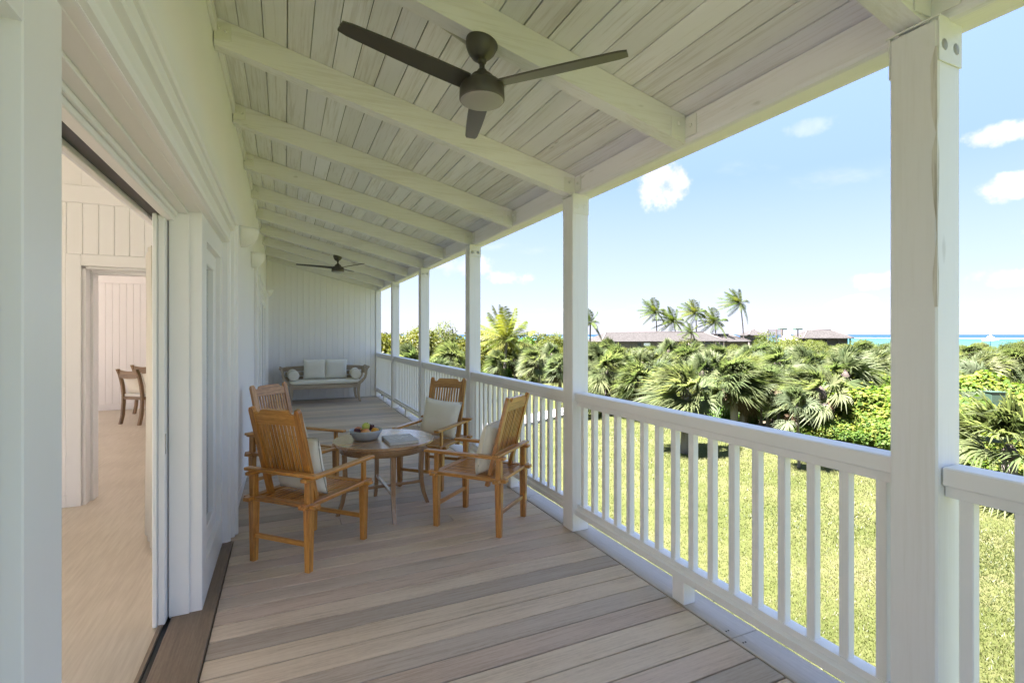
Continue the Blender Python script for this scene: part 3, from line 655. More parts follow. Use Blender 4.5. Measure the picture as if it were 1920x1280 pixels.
# ================================================================== FURNITURE
def arc_pts(fn, n): return [fn(i / (n - 1)) for i in range(n)]
def chair():
    t = empty('slatted_chair')
    W, D, SZ, AZ = .225, .265, .42, .575
    for sx in (-1, 1):
        for sy in (-1, 1):
            b = MB(); x = sx * W
            top = AZ - .0 if sy < 0 else SZ
            b.bar((x * 1.0, sy * (D + (.0 if sy > 0 else 0)), 0), (x, sy * D, SZ - .02), .036, .040, .050, .052, up=(0, 1, 0), ch=.004)
            if sy < 0: b.bar((x, -D, SZ - .02), (x, -D, AZ + .002), .040, .042, .038, .040, up=(0, 1, 0), ch=.003)
            else: b.bar((x, D, SZ - .02), (x, D, AZ - .018), .022, .034, up=(0, 1, 0), ch=.002)
            b.build('leg', M_TEAK, t)
    # seat frame: side rails and cross rails, their ends running past each other
    for sx in (-1, 1):
        b = MB(); b.box((sx * W, 0, SZ - .012), (.052, 2 * D + .13, .026), ch=.004); b.build('side_rail', M_TEAK, t)
    for sy in (-1, 1):
        b = MB(); b.box((0, sy * D, SZ - .0145), (2 * W + .13, .052, .024), ch=.004); b.build('cross_rail', M_TEAK, t)
    sm = MB(); sm.box((0, 0, 0), (.023, 2 * D - .056, .014), ch=.0025); sme = sm.mesh('seat_slat', M_TEAK)
    for i in range(11): inst(sme, 'seat_slat', t, ((i - 5) * .0345, 0, SZ - .012))
    # arms and the rail behind the back
    for sx in (-1, 1):
        b = MB(); b.box((sx * W, .025, AZ - .008), (.050, 2 * D + .15, .022), ch=.004); b.build('arm', M_TEAK, t)
    b = MB(); b.box((0, -D, AZ + .0135), (2 * W + .13, .050, .021), ch=.004); b.build('back_rail', M_TEAK, t)
    for sy in (-1, 1):
        b = MB(); b.bar((-W, sy * D, .165), (W, sy * D, .165), .020, .030, ch=.003); b.build('stretcher', M_TEAK, t)
    # leaning back
    P0 = Vector((0, -D + .115, SZ - .075)); P1 = Vector((0, -D - .055, 1.0)); ax = (P1 - P0).normalized(); nn = Vector((0, ax.z, -ax.y)); ln = (P1 - P0).length
    Mb = Matrix((Vector((1, 0, 0)), nn, ax)).transposed().to_4x4(); Mb.translation = P0       # local: x across, y forwards, z up the back
    bw_ = .182
    for sx in (-1, 1):
        b = MB(); poly = [(-.021, 0), (.021, 0), (.021, ln - .02), (.012, ln), (-.008, ln + .002), (-.021, ln - .022)] if sx > 0 else [(-.021, 0), (.021, 0), (.021, ln - .022), (.008, ln + .002), (-.012, ln), (-.021, ln - .02)]
        b.prism(poly, .026, Mb @ Matrix.Translation((sx * (bw_ + .002), -.013, 0))); b.build('back_stile', M_TEAK, t)
    z1 = ln - .105; z2 = ln - .008; hwid = bw_ - .0195
    poly = [(-hwid, z1), (hwid, z1), (hwid, z2 - .022), (hwid - .02, z2 - .032), (hwid - .038, z2 - .026), (hwid - .052, z2 - .006), (hwid - .07, z2), (-hwid + .07, z2), (-hwid + .052, z2 - .006), (-hwid + .038, z2 - .026), (-hwid + .02, z2 - .032), (-hwid, z2 - .022)]
    b = MB(); b.prism(poly, .020, Mb @ Matrix.Translation((0, -.010, 0))); b.build('crest_rail', M_TEAK, t)
    zb = .235
    b = MB(); b.box((0, 0, zb), (2 * hwid, .019, .045), ch=.003, M=Mb); b.build('lower_rail', M_TEAK, t)
    sm = MB(); sm.box((0, 0, 0), (.0185, .011, z1 - zb - .020), ch=.002); sme = sm.mesh('back_slat', M_TEAK)
    for i in range(11):
        o = inst(sme, 'back_slat', t); o.matrix_local = Mb @ Matrix.Translation(((i - 5) * .0296, 0, (z1 + zb + .020) / 2 - .0))
    return t, Mb
def puff(w, h, d, n=16, pinch=.06, seed=0):
    """square scatter cushion in the XZ plane, thickness along Y"""
    rs = random.Random(seed); b = MB(); vs = []; idx = {}
    for side in (1, -1):
        for i in range(n + 1):
            for j in range(n + 1):
                u = 2 * i / n - 1; v = 2 * j / n - 1
                edge = (i in (0, n)) or (j in (0, n))
                if side < 0 and edge: idx[(side, i, j)] = idx[(1, i, j)]; continue
                px = u * (1 - pinch * (1 - v * v) * abs(u)); pz = v * (1 - pinch * (1 - u * u) * abs(v))
                th_ = ((1 - u ** 4) * (1 - v ** 4)) ** .55
                th_ *= 1 + .06 * math.sin(3 * u + seed) * math.cos(2.3 * v + seed * 2)
                if v < -.2: th_ *= 1.06
                idx[(side, i, j)] = len(vs); vs.append((px * w / 2, side * d / 2 * th_, pz * h / 2 + h / 2))
    fs = []
    for side in (1, -1):
        for i in range(n):
            for j in range(n):
                q = (idx[(side, i, j)], idx[(side, i, j + 1)], idx[(side, i + 1, j + 1)], idx[(side, i + 1, j)])
                fs.append(q if side > 0 else q[::-1])
    b.add(vs, fs, None, 0, True)
    rim = [vs[idx[(1, i, 0)]] for i in range(n)] + [vs[idx[(1, n, j)]] for j in range(n)] + [vs[idx[(1, n - i, n)]] for i in range(n)] + [vs[idx[(1, 0, n - j)]] for j in range(n)]
    return b, rim + [rim[0]]
def cushion(name, w, h, d, mat, M, label, group, seed=0, pipe=M_LINEN2):
    b, rim = puff(w, h, d, 16, .07, seed); o = b.build(name, mat); o.matrix_world = M
    p = MB(); p.tube(rim, .0035, 6); pp = p.build('piping', pipe, o)
    return tag(o, label, 'pillow', group)
def place_chair(o, cx, cy_, fx, fy, label, col):
    l = math.hypot(fx, fy); fx /= l; fy /= l; rz = math.atan2(-fx, fy)
    o.location = (cx, cy_, 0); o.rotation_euler = (0, 0, rz); tag(o, label, 'chair', 'slatted teak chairs round the table')
    for c in o.children: c.color = (*col, 1)
    return Matrix.Translation((cx, cy_, 0)) @ Matrix.Rotation(rz, 4, 'Z')
ch0, MB_BACK = chair()
specs = [((.165, 3.655), (.71, .70), 'bright orange-brown slatted teak armchair with its back beside the open door', (1.12, 1.08, .85)),
         ((1.40, 3.655), (-.66, .75), 'slatted teak armchair standing against the railing, side-on, pillow on its seat', (1.0, 1.0, 1.0)),
         ((1.355, 4.85), (-.70, -.71), 'brown slatted teak armchair facing the house wall, square pillow across its back', (.92, .98, 1.05)),
         ((.085, 4.93), (.70, -.71), 'paler worn slatted teak armchair close to the house wall', (1.12, 1.25, 1.6))]
cm = []
srcs = [ch0] + [copy_tree(ch0) for _ in range(3)]
for o, (c, f, lab, col) in zip(srcs, specs): cm.append(place_chair(o, *c, *f, lab, col))
def on_chair(M, dx, tilt, roll, back=.0, yaw=0):
    # pillow standing on the seat, leaning against the back
    return M @ Matrix.Translation((dx, -.085 + back, .423)) @ Matrix.Rotation(yaw, 4, 'Z') @ Matrix.Rotation(R(-tilt) * -1, 4, 'X') @ Matrix.Rotation(roll, 4, 'Y')
cushion('pillow', .40, .40, .13, M_LINEN, on_chair(cm[0], .0, 15, R(2), .015), 'cream square pillow on the orange-brown chair beside the open door', 'pillows on the chairs', 1, M_PIPING)
cushion('pillow', .40, .40, .14, M_LINEN, on_chair(cm[1], .0, 15, R(-3), .02), 'cream square pillow on the chair standing against the railing', 'pillows on the chairs', 2)
cushion('pillow', .42, .38, .13, M_LINEN, on_chair(cm[2], .01, 16, R(-5), .02), 'cream square pillow on the chair facing the house wall', 'pillows on the chairs', 3)
cushion('pillow', .38, .31, .13, M_LINEN, on_chair(cm[3], -.05, 15, R(4), .02), 'cream pillow on the paler worn chair close to the house wall', 'pillows on the chairs', 4)

# round table
TXY = Vector((.757, 4.24, 0)); TZ = .592; TR = .412
t = empty('round_table', TXY, R(8), 'round teak table with curved legs between the four chairs', 'table')
b = MB(); b.lathe([(.0001, TZ), (TR - .006, TZ), (TR, TZ - .005), (TR, TZ - .020), (TR - .008, TZ - .026), (.0001, TZ - .026)], 72); b.g = [(p[0], p[1], p[2]) for p in b.v]
for i, f_ in enumerate(b.f): b.sm[i] = False
b.build('table_top', M_TABLE, t)
b = MB(); b.lathe([(TR - .055, TZ - .027), (TR - .055, TZ - .085), (TR - .078, TZ - .085), (TR - .078, TZ - .027)], 64); b.build('apron', M_TABLE, t)
for k in range(4):
    a = R(90 * k - 96 + 0); cr, sr = math.cos(a), math.sin(a)
    pts = [(.325, TZ - .03), (.320, .42), (.314, .30), (.318, .20), (.336, .10), (.372, .0)]
    vs = []
    for i, (r, z) in enumerate(pts):
        wd = .040 - .012 * (i / 5); dp = .040 - .010 * (i / 5)
        for (p, q) in ((-1, -1), (1, -1), (1, 1), (-1, 1)):
            rr_ = r + p * dp / 2; tt = q * wd / 2; vs.append((rr_ * cr - tt * sr, rr_ * sr + tt * cr, z))
    fs = [(i * 4 + j, i * 4 + (j + 1) % 4, i * 4 + 4 + (j + 1) % 4, i * 4 + 4 + j) for i in range(5) for j in range(4)] + [(0, 1, 2, 3)[::-1], (20, 21, 22, 23)]
    b = MB(); b.add(vs, [q[::-1] for q in fs], None, 2); b.build('leg', M_TABLE, t)
for k in range(2):
    a = R(90 * k - 96); b = MB(); b.bar((-.31 * math.cos(a), -.31 * math.sin(a), .205 - k * .012), (.31 * math.cos(a), .31 * math.sin(a), .205 - k * .012), .026, .022, ch=.002); b.build('stretcher', M_TABLE, t)
# bowl of fruit
BO = at(686, 816, z=TZ + .03); BO.z = TZ
bowl = empty('fruit_bowl', BO, 0, 'shallow pale blue-grey bowl on the round table', 'bowl')
m_b = plain('blue_grey_glaze', (.42, .46, .50), .42, 0, .1, 30, .0004, 90)
b = MB(); b.lathe([(.0001, .001), (.085, .001), (.098, .008), (.128, .062), (.133, .078), (.1315, .081), (.128, .078), (.120, .058), (.092, .014), (.0001, .012)], 48); b.build('dish', m_b, bowl)
def fruitmat(n, a, b_, sc=9):
    m, p, o = newmat(n); f = noise(N('ShaderNodeTexCoord').outputs['Object'], sc, 3); L(ramp(f, (.4, a), (.62, b_)), p.inputs['Base Color']); p.inputs['Roughness'].default_value = .4; p.inputs['Subsurface Weight'].default_value = .0; return m
peach = fruitmat('peach_skin', (.55, .12, .04), (.75, .38, .14)); org = fruitmat('orange_skin', (.72, .33, .03), (.78, .42, .05), 30); pear = fruitmat('pear_skin', (.45, .50, .06), (.55, .58, .12)); grape = fruitmat('grape_skin', (.035, .008, .012), (.10, .02, .03), 20)
def fruit(name, mat, dx, dy, z, r, lab, sc=(1, 1, 1), n=20):
    b = MB(); prof = []; k = 12
    for i in range(k + 1):
        a_ = math.pi * i / k; rr_ = r * math.sin(a_) + 1e-4; zz_ = -r * math.cos(a_)
        if i > k * .8: zz_ -= r * .28 * ((i / k - .8) / .2) ** 2
        prof.append((rr_, zz_))
    b.lathe(prof, n); o = b.build(name, mat, None, (BO.x + dx, BO.y + dy, BO.z + z)); o.scale = sc; o.rotation_euler = (random.uniform(-.3, .3), random.uniform(-.3, .3), 0)
    st = MB(); st.tube([(0, 0, r * .72), (.002, 0, r * 1.02)], .0018, 5); st.build('stalk', M_STEM, o); return tag(o, lab, 'fruit')
fruit('peach', peach, -.012, -.072, .066, .036, 'blushing pink peach at the front rim of the fruit bowl')
fruit('orange', org, .07, -.032, .064, .034, 'small orange beside the dark grapes in the fruit bowl')
fruit('peach', peach, -.055, .045, .064, .036, 'peach half hidden behind the grapes in the fruit bowl')
fruit('pear', pear, .002, .012, .098, .034, 'yellow-green pear on top of the fruit in the bowl', (1, 1, 1.15))
for (gx, gy, gz, nm, lab) in ((-.07, -.035, .075, 14, 'bunch of dark grapes beside the pink peach in the bowl'), (.045, .012, .093, 18, 'larger bunch of dark grapes piled next to the pear')):
    gb = empty('grapes', (BO.x + gx, BO.y + gy, BO.z + gz), 0, lab, 'grapes')
    g0 = MB(); g0.ball((0, 0, 0), .0105, 10); gm = g0.mesh('grape', grape)
    for i in range(nm): inst(gm, 'grape', gb, (random.gauss(0, .017), random.gauss(0, .017), random.uniform(-.018, .018)))
    s = MB(); s.tube([(-.01, 0, 0), (0, .004, .015), (.012, .002, .026)], .0016, 5); s.build('stalk', M_STEM, gb)
# book with a line monogram on its cover
bp = [at(u, v, z=TZ + .022) for u, v in ((718, 815), (769, 811), (784, 826), (729, 832))]
cen = sum(bp, Vector()) / 4; ux = ((bp[2] - bp[3]) + (bp[1] - bp[0])).normalized(); rzb = math.atan2(ux.y, ux.x)
bk = empty('book', (cen.x, cen.y, TZ), rzb, 'grey hardback book lying on the round table', 'book')
m_cov = plain('grey_cloth_cover', (.47, .465, .475), .5, 0, .05, 30); m_page = plain('page_edges', (.72, .70, .66), .8)
BW_, BH_ = .235, .30
b = MB(); b.bb(-BW_ / 2, BW_ / 2, -BH_ / 2, BH_ / 2, .0, .003, ch=.001); b.bb(-BW_ / 2, BW_ / 2, -BH_ / 2, BH_ / 2, .0195, .0225, ch=.001); b.bb(-BW_ / 2, -BW_ / 2 + .003, -BH_ / 2, BH_ / 2, .0031, .0194); b.build('cover', m_cov, bk)
MB().bb(-BW_ / 2 + .0035, BW_ / 2 - .004, -BH_ / 2 + .004, BH_ / 2 - .004, .0032, .0193).build('pages', m_page, bk)
ink = plain('silver_print', (.86, .86, .86), .4); b = MB()
def stroke(pts, wd=.0055):
    for p, q in zip(pts, pts[1:]):
        p = Vector((p[0], p[1], .0231)); q = Vector((q[0], q[1], .0231)); b.bar(p, q, wd, .0006)
stroke([(-.075, .03), (-.045, -.035)]); stroke([(-.083, .045), (-.055, .045), (-.045, .035)])
stroke([(-.03, .055), (.02, .055), (.035, .045), (.035, .03), (.02, .02), (-.02, .02)]); stroke([(-.03, .055), (-.005, -.035)]); stroke([(-.01, -.04), (.018, .02), (.045, -.03)]); stroke([(.03, .055), (.06, .055), (.072, .045), (.072, .03), (.055, .02), (.02, .02)])
b.build('monogram', ink, bk)
b = MB(); b.bb(-.06, .01, -.105, -.100, .0228, .0232); b.build('subtitle', plain('dark_print', (.08, .08, .09), .5), bk)

# daybed at the end wall
bx0, bx1, by0, by1 = .08, 1.50, 11.27, 11.86
dbd = empty('daybed', ((bx0 + bx1) / 2, (by0 + by1) / 2, 0), 0, 'weathered teak daybed bench with scrolled arms against the end wall', 'bench')
ox, oy = (bx0 + bx1) / 2, (by0 + by1) / 2; hw_, hd_ = (bx1 - bx0) / 2, (by1 - by0) / 2
def sweep(pts, w_, d_, y_):
    """flat curved piece in the XZ plane: w_ across the curve, d_ deep along y"""
    vs = []
    for i, p in enumerate(pts):
        a = Vector(pts[max(i - 1, 0)]); c = Vector(pts[min(i + 1, len(pts) - 1)]); tt = (c - a).normalized(); nn = Vector((tt.y, -tt.x)); ww = w_[i] if hasattr(w_, '__len__') else w_
        for s in (-1, 1):
            q = Vector(p) + nn * ww / 2 * s; vs += [(q.x, y_ - d_ / 2, q.y), (q.x, y_ + d_ / 2, q.y)]
    n = len(pts); fs = [(0, 1, 3, 2), tuple(4 * (n - 1) + i for i in (0, 2, 3, 1))]
    for i in range(n - 1):
        a = 4 * i; fs += [(a, a + 2, a + 6, a + 4), (a + 1, a + 5, a + 7, a + 3), (a, a + 4, a + 5, a + 1), (a + 2, a + 3, a + 7, a + 6)]
    return vs, fs
for sx in (-1, 1):
    for y_ in (-hd_, hd_):
        pts = [(sx * (hw_ - .005), 0), (sx * (hw_ - .03), .08), (sx * (hw_ - .045), .2), (sx * (hw_ - .04), .32), (sx * (hw_ - .03), .40)]
        b = MB(); vs, fs = sweep(pts, [.042, .046, .055, .066, .07], .05, y_); b.add(vs, fs, None, 2); b.build('leg', M_OLDTEAK, dbd)
    pts = [(sx * (hw_ - .03), .40), (sx * (hw_ + .035), .45), (sx * (hw_ + .095), .52), (sx * (hw_ + .12), .60), (sx * (hw_ + .125), .67), (sx * (hw_ + .145), .725), (sx * (hw_ + .19), .76)]
    for y_ in (-hd_, hd_):
        b = MB(); vs, fs = sweep(pts, [.07, .06, .05, .045, .045, .045, .03], .05, y_); b.add(vs, fs, None, 2); b.build('arm_upright', M_OLDTEAK, dbd)
    b = MB(); vs, fs = sweep(pts[3:], .018, 2 * hd_ - .05, 0); b.add(vs, fs, None, 1); b.build('arm_panel', M_OLDTEAK, dbd)
for y_ in (-hd_, hd_): MB().box((0, y_, .355), (2 * hw_ - .06, .035, .085), ch=.004).build('seat_rail', M_OLDTEAK, dbd)
MB().box((0, 0, .385), (2 * hw_ - .08, 2 * hd_ - .04, .02)).build('seat_board', M_OLDTEAK, dbd)
b = MB(); n = 24; poly = [(-hw_ - .12, .66), (hw_ + .12, .66)] + [(hw_ + .12 - (2 * hw_ + .24) * i / n, .74 + .035 * math.sin(math.pi * i / n) ** .5) for i in range(n + 1)]
b.prism(poly, .03, Matrix.Translation((0, hd_ - .015, 0))); b.build('back_rail', M_OLDTEAK, dbd)
for i, (z0, z1) in enumerate(((.56, .64), (.46, .54))): MB().bb(-hw_ - .07, hw_ + .07, hd_ - .012, hd_ + .012, z0, z1, ch=.003).build('back_board', M_OLDTEAK, dbd)
def slab(w_, d_, h_, n=14):
    b = MB(); vs = []; 
    def se(a, e): return math.copysign(abs(a) ** e, a)
    m = 10
    for i in range(m + 1):
        ph = -math.pi / 2 + math.pi * i / m
        for j in range(48):
            th_ = 2 * math.pi * j / 48; cp = se(math.cos(ph), .25) + 1e-4
            vs.append((w_ / 2 * cp * se(math.cos(th_), .12), d_ / 2 * cp * se(math.sin(th_), .15), h_ / 2 * se(math.sin(ph), .35)))
    fs = [(i * 48 + j, i * 48 + (j + 1) % 48, (i + 1) * 48 + (j + 1) % 48, (i + 1) * 48 + j) for i in range(m) for j in range(48)]
    b.add(vs, fs, None, 0, True); return b
o = slab(2 * hw_ + .02, 2 * hd_ - .0, .085).build('seat_cushion', M_LINEN, None, (ox, oy - .005, .441)); tag(o, 'long cream seat cushion on the daybed', 'cushion')
for px, lab in ((-.20, 'cream square pillow on the daybed, on the house wall side'), (.235, 'cream square pillow on the daybed, on the railing side')):
    cushion('pillow', .47, .46, .15, M_LINEN2, Matrix.Translation((ox + px, oy + .10, .482)) @ Matrix.Rotation(R(14), 4, 'X') @ Matrix.Rotation(R(180), 4, 'Z'), lab, 'pillows on the daybed', 5 + int(px > 0))
for sx, lab in ((-1, 'round cream bolster on the daybed, by the house wall'), (1, 'round cream bolster on the daybed, by the railing')):
    b = MB(); T = Matrix.Rotation(R(90), 4, 'X'); b.lathe([(.0001, -.235), (.05, -.239), (.102, -.234), (.112, -.222), (.113, 0), (.112, .222), (.102, .234), (.05, .239), (.0001, .235)], 36, T)
    o = b.build('bolster', M_LINEN, None, (ox + sx * (hw_ - .075), oy - .02, .598)); o.rotation_euler = (0, 0, R(-3) * sx); tag(o, lab, 'bolster', 'bolsters on the daybed')
    for e in (-.228, .228):
        p = MB(); p.tube([(.1095 * math.cos(a * math.pi / 12), e, .1095 * math.sin(a * math.pi / 12)) for a in range(25)], .0035, 5); p.build('piping', M_PIPING, o)

# dining chairs inside
def dining_chair():
    t = empty('dining_chair')
    for sx in (-1, 1):
        b = MB(); pts = [(-.24, 0), (-.205, .15), (-.19, .35), (-.19, .47), (-.205, .62), (-.245, .80), (-.285, .90)]; vs = []
        for i, (yy, zz_) in enumerate(pts):
            for (p, q) in ((-1, -1), (1, -1), (1, 1), (-1, 1)): vs.append((sx * .20 + p * .018, yy + q * .024, zz_))
        fs = [(i * 4 + j, i * 4 + (j + 1) % 4, i * 4 + 4 + (j + 1) % 4, i * 4 + 4 + j) for i in range(6) for j in range(4)] + [(3, 2, 1, 0), (24, 25, 26, 27)]
        b.add(vs, fs, None, 2); b.build('back_leg', M_BROWN, t)
        b = MB(); b.bar((sx * .20, .21, 0), (sx * .20, .20, .43), .032, .032, .042, .042, up=(0, 1, 0)); b.build('front_leg', M_BROWN, t)
    b = MB(); b.bb(-.22, .22, -.205, .22, .40, .445, ch=.005); b.build('seat_frame', M_BROWN, t)
    b = MB(); n = 14; poly = [(-.20 + .40 * i / n, .765 - .022 * math.sin(math.pi * i / n)) for i in range(n + 1)] + [(.20 - .40 * i / n, .885 - .022 * math.sin(math.pi * i / n)) for i in range(n + 1)]
    b.prism(poly, .024, Matrix.Translation((0, -.272, 0)) ); b.build('crest_rail', M_BROWN, t)
    b = slab(.42, .40, .05); o = b.build('seat_pad', M_LINEN2, t, (0, .01, .468)); return t
dc = dining_chair(); dc.location = (-2.13, 10.08, 0); dc.rotation_euler = (0, 0, R(-40)); tag(dc, 'brown dining chair with cream pillow inside the house, its back towards the doorway', 'chair', 'dining chairs inside')
dc2 = copy_tree(dc); dc2.location = (-2.22, 11.3, 0); dc2.rotation_euler = (0, 0, R(-36)); tag(dc2, 'brown dining chair half hidden behind another, inside the house', 'chair', 'dining chairs inside')
for q, lab, s in ((dc, 'cream pillow on the dining chair closest to the doorway', 11), (dc2, 'cream pillow on the half hidden dining chair inside', 12)):
    Mw = Matrix.Translation(q.location) @ Matrix.Rotation(q.rotation_euler.z, 4, 'Z') @ Matrix.Translation((0, -.10, .495)) @ Matrix.Rotation(R(16), 4, 'X')
    cushion('pillow', .38, .36, .13, M_LINEN, Mw, lab, 'pillows on the dining chairs', s)

# ceiling fans
def fan(loc, a0, label, cable=False):
    t = empty('ceiling_fan', loc, 0, label, 'fan', 'ceiling fans')
    zt = zc(loc[0]) - .156 - loc[2]
    T = Matrix.Translation((0, 0, zt)) @ Matrix.Rotation(-ang, 4, 'Y')
    b = MB(); b.lathe([(.0001, .0), (.074, .0), (.074, -.006), (.067, -.034), (.052, -.058), (.036, -.074), (.030, -.080), (.0001, -.080)], 36, T); b.build('canopy', M_FAN, t)
    b = MB(); b.ball((0, 0, zt - .080), .022, 12); b.tube([(0, 0, zt - .08), (0, 0, .065)], .0125, 12); b.build('rod', M_FAN, t)
    b = MB(); b.lathe([(.0001, .095), (.020, .095), (.028, .080), (.044, .072), (.052, .064), (.054, .048), (.080, .040), (.094, .028), (.101, .018), (.103, -.040), (.099, -.045), (.0001, -.046)], 40); mo = b.build('motor', M_FAN, t)
    MB().lathe([(.0001, -.051), (.085, -.051), (.097, -.048), (.098, -.0455)], 40).build('light_disc', M_FANCAP, mo)
    for k in range(3):
        a = a0 + R(120) * k; n = 16; vs = []
        for i in range(n + 1):
            s = i / n; r = .090 + s * .56; wd = (.092 + .012 * math.sin(s * 3)) * (1 - .30 * s) * (1 if s < .97 else .8); tw = R(13 - 7 * s); zo = .022 + .02 * s
            le, tr = wd * .45, -wd * .55
            for q in (le, tr):
                for h_ in (.004, -.004):
                    yy = q * math.cos(tw) - h_ * math.sin(tw); vs.append((r, yy, zo + q * math.sin(tw) + h_ * math.cos(tw)))
        fs = []
        for i in range(n):
            c = 4 * i; fs += [(c, c + 4, c + 6, c + 2), (c + 1, c + 3, c + 7, c + 5), (c, c + 1, c + 5, c + 4), (c + 2, c + 6, c + 7, c + 3)]
        fs += [(0, 2, 3, 1), (4 * n, 4 * n + 1, 4 * n + 3, 4 * n + 2)]
        b = MB(); b.add(vs, fs, Matrix.Rotation(a, 4, 'Z')); b.build('blade', M_FAN, t)
    if cable:
        pts = []
        for i in range(13):
            q = i / 12; X = -.55 + .50 * q; pts.append((X, .052 - .02 * math.sin(q * 5) * .3, zc(loc[0] + X) - loc[2] - .135 + .022 * math.sin(q * 3.1) - (.02 * q)))
        b = MB(); b.tube(pts, .008, 8); b.build('cable', plain('braided_cable', (.55, .53, .46), .6), t)
fan((.815, 2.115, 2.565), R(-165), 'large bronze three-blade ceiling fan above the front of the deck', True)
fan((.815, 8.897, 2.565), R(-178), 'small-looking distant bronze ceiling fan towards the daybed end')

# wall lamps
def sconce(y_, z_, label, s=1.0):
    t = empty('wall_lamp', (WX, y_, z_), 0, label, 'lamp', 'bowl wall lamps on the house wall')
    b = MB(); n = 20; m = 8; vs = []; Rr = .16 * s
    for i in range(m + 1):
        ph = math.pi / 2 * i / m
        for j in range(n + 1):
            a = -math.pi / 2 + math.pi * j / n; r = Rr * math.cos(ph) + 1e-3; vs.append((r * math.cos(a) * .95 + .001, r * math.sin(a), -Rr * 1.05 * math.sin(ph)))
    fs = [(i * (n + 1) + j, (i + 1) * (n + 1) + j, (i + 1) * (n + 1) + j + 1, i * (n + 1) + j + 1) for i in range(m) for j in range(n)]
    b.add(vs, fs, None, 0, True); o = b.build('shade', M_SHADE, t); o.modifiers.new('thick', 'SOLIDIFY').thickness = .006
    MB().bb(.001, .02, -.05, .05, -.09, -.01, ch=.003).build('wall_plate', M_SHADE, t)
sconce(5.12, 2.415, 'white plaster bowl lamp on the house wall, first past the door frame'); sconce(6.72, 2.425, 'white plaster bowl lamp on the house wall, second past the door frame'); sconce(11.5, 2.40, 'white plaster bowl lamp on the house wall at the end wall corner')

# ================================================================== VEGETATION
WIND = Vector((-CT, ST, 0))             # wind blows everything this way
def mesh_np(name, V, Fc, rnd, mat, smooth=False):
    V = np.asarray(V, 'f'); me = bpy.data.meshes.new(name)
    k = Fc.shape[1]; me.vertices.add(len(V)); me.vertices.foreach_set('co', V.ravel())
    me.loops.add(Fc.size); me.loops.foreach_set('vertex_index', Fc.ravel().astype('i')); me.polygons.add(len(Fc))
    me.polygons.foreach_set('loop_start', np.arange(0, Fc.size, k, dtype='i')); me.polygons.foreach_set('loop_total', np.full(len(Fc), k, 'i'))
    a = me.attributes.new('rnd', 'FLOAT', 'POINT'); a.data.foreach_set('value', np.asarray(rnd, 'f'))
    me.materials.append(mat); me.update(calc_edges=True); me.validate()
    if smooth: me.polygons.foreach_set('use_smooth', [True] * len(me.polygons))
    return me
def fan_leaves(specs, rs, droop=.35, wk=.30):
    """specs: (base, direction, petiole, radius, sag). returns verts, quads, rnd"""
    V = []; Q = []; Rn = []
    for (base, d, pl, LR, sag) in specs:
        d = np.array(d) / np.linalg.norm(d); up_ = np.array((0, 0, 1.0))
        r = np.cross(d, up_); r /= max(np.linalg.norm(r), 1e-3)
        hub = np.array(base) + d * pl + np.array((0, 0, -sag * pl * .35))
        dd = d + np.array((0, 0, -sag * .45)) + np.array(WIND) * .25; dd /= np.linalg.norm(dd)
        r = r - dd * np.dot(r, dd); r /= np.linalg.norm(r); nrm = np.cross(r, dd)
        ro = rs.uniform(-1.1, 1.1); r, nrm = r * math.cos(ro) + nrm * math.sin(ro), nrm * math.cos(ro) - r * math.sin(ro)
        t0 = rs.uniform(0, 1)
        b0 = len(V); wq = .016
        for s, w in ((0, wq), (1, wq * .6)):
            pnt = np.array(base) * (1 - s) + hub * s
            V += [pnt - r * w, pnt + r * w]; Rn += [.85, .85]
        Q.append((b0, b0 + 1, b0 + 3, b0 + 2))
        nb = 36; da = R(200) / nb
        wind = np.array(WIND) * wk * LR
        for i in range(nb):
            al = -R(100) + (i + .5) * da + rs.uniform(-.03, .03)
            ll = LR * (.78 + .28 * math.cos(al)) * rs.uniform(.86, 1.1)
            dv = math.cos(al) * dd + math.sin(al) * r + nrm * (.34 * abs(math.sin(al)) + rs.uniform(-.12, .12)); dv /= np.linalg.norm(dv)
            sv = -math.sin(al) * dd + math.cos(al) * r
            b0 = len(V); g = droop * rs.uniform(.3, 1.5); rn = min(1, max(0, t0 * .6 + rs.uniform(0, .4)))
            for s, wf in ((0.03, .03), (.36, .50 * da), (.68, .24 * da), (1.0, .015 * da)):
                pnt = hub + dv * ll * s + np.array((0, 0, -g * ll * s ** 2.8)) + wind * s ** 2.2
                w = wf * ll
                V += [pnt - sv * w, pnt + sv * w]; Rn += [rn * (.8 + .3 * s)] * 2
            for k in range(3): Q.append((b0 + 2 * k, b0 + 2 * k + 1, b0 + 2 * k + 3, b0 + 2 * k + 2))
    return np.array(V), np.array(Q), np.clip(np.array(Rn), 0, 1)
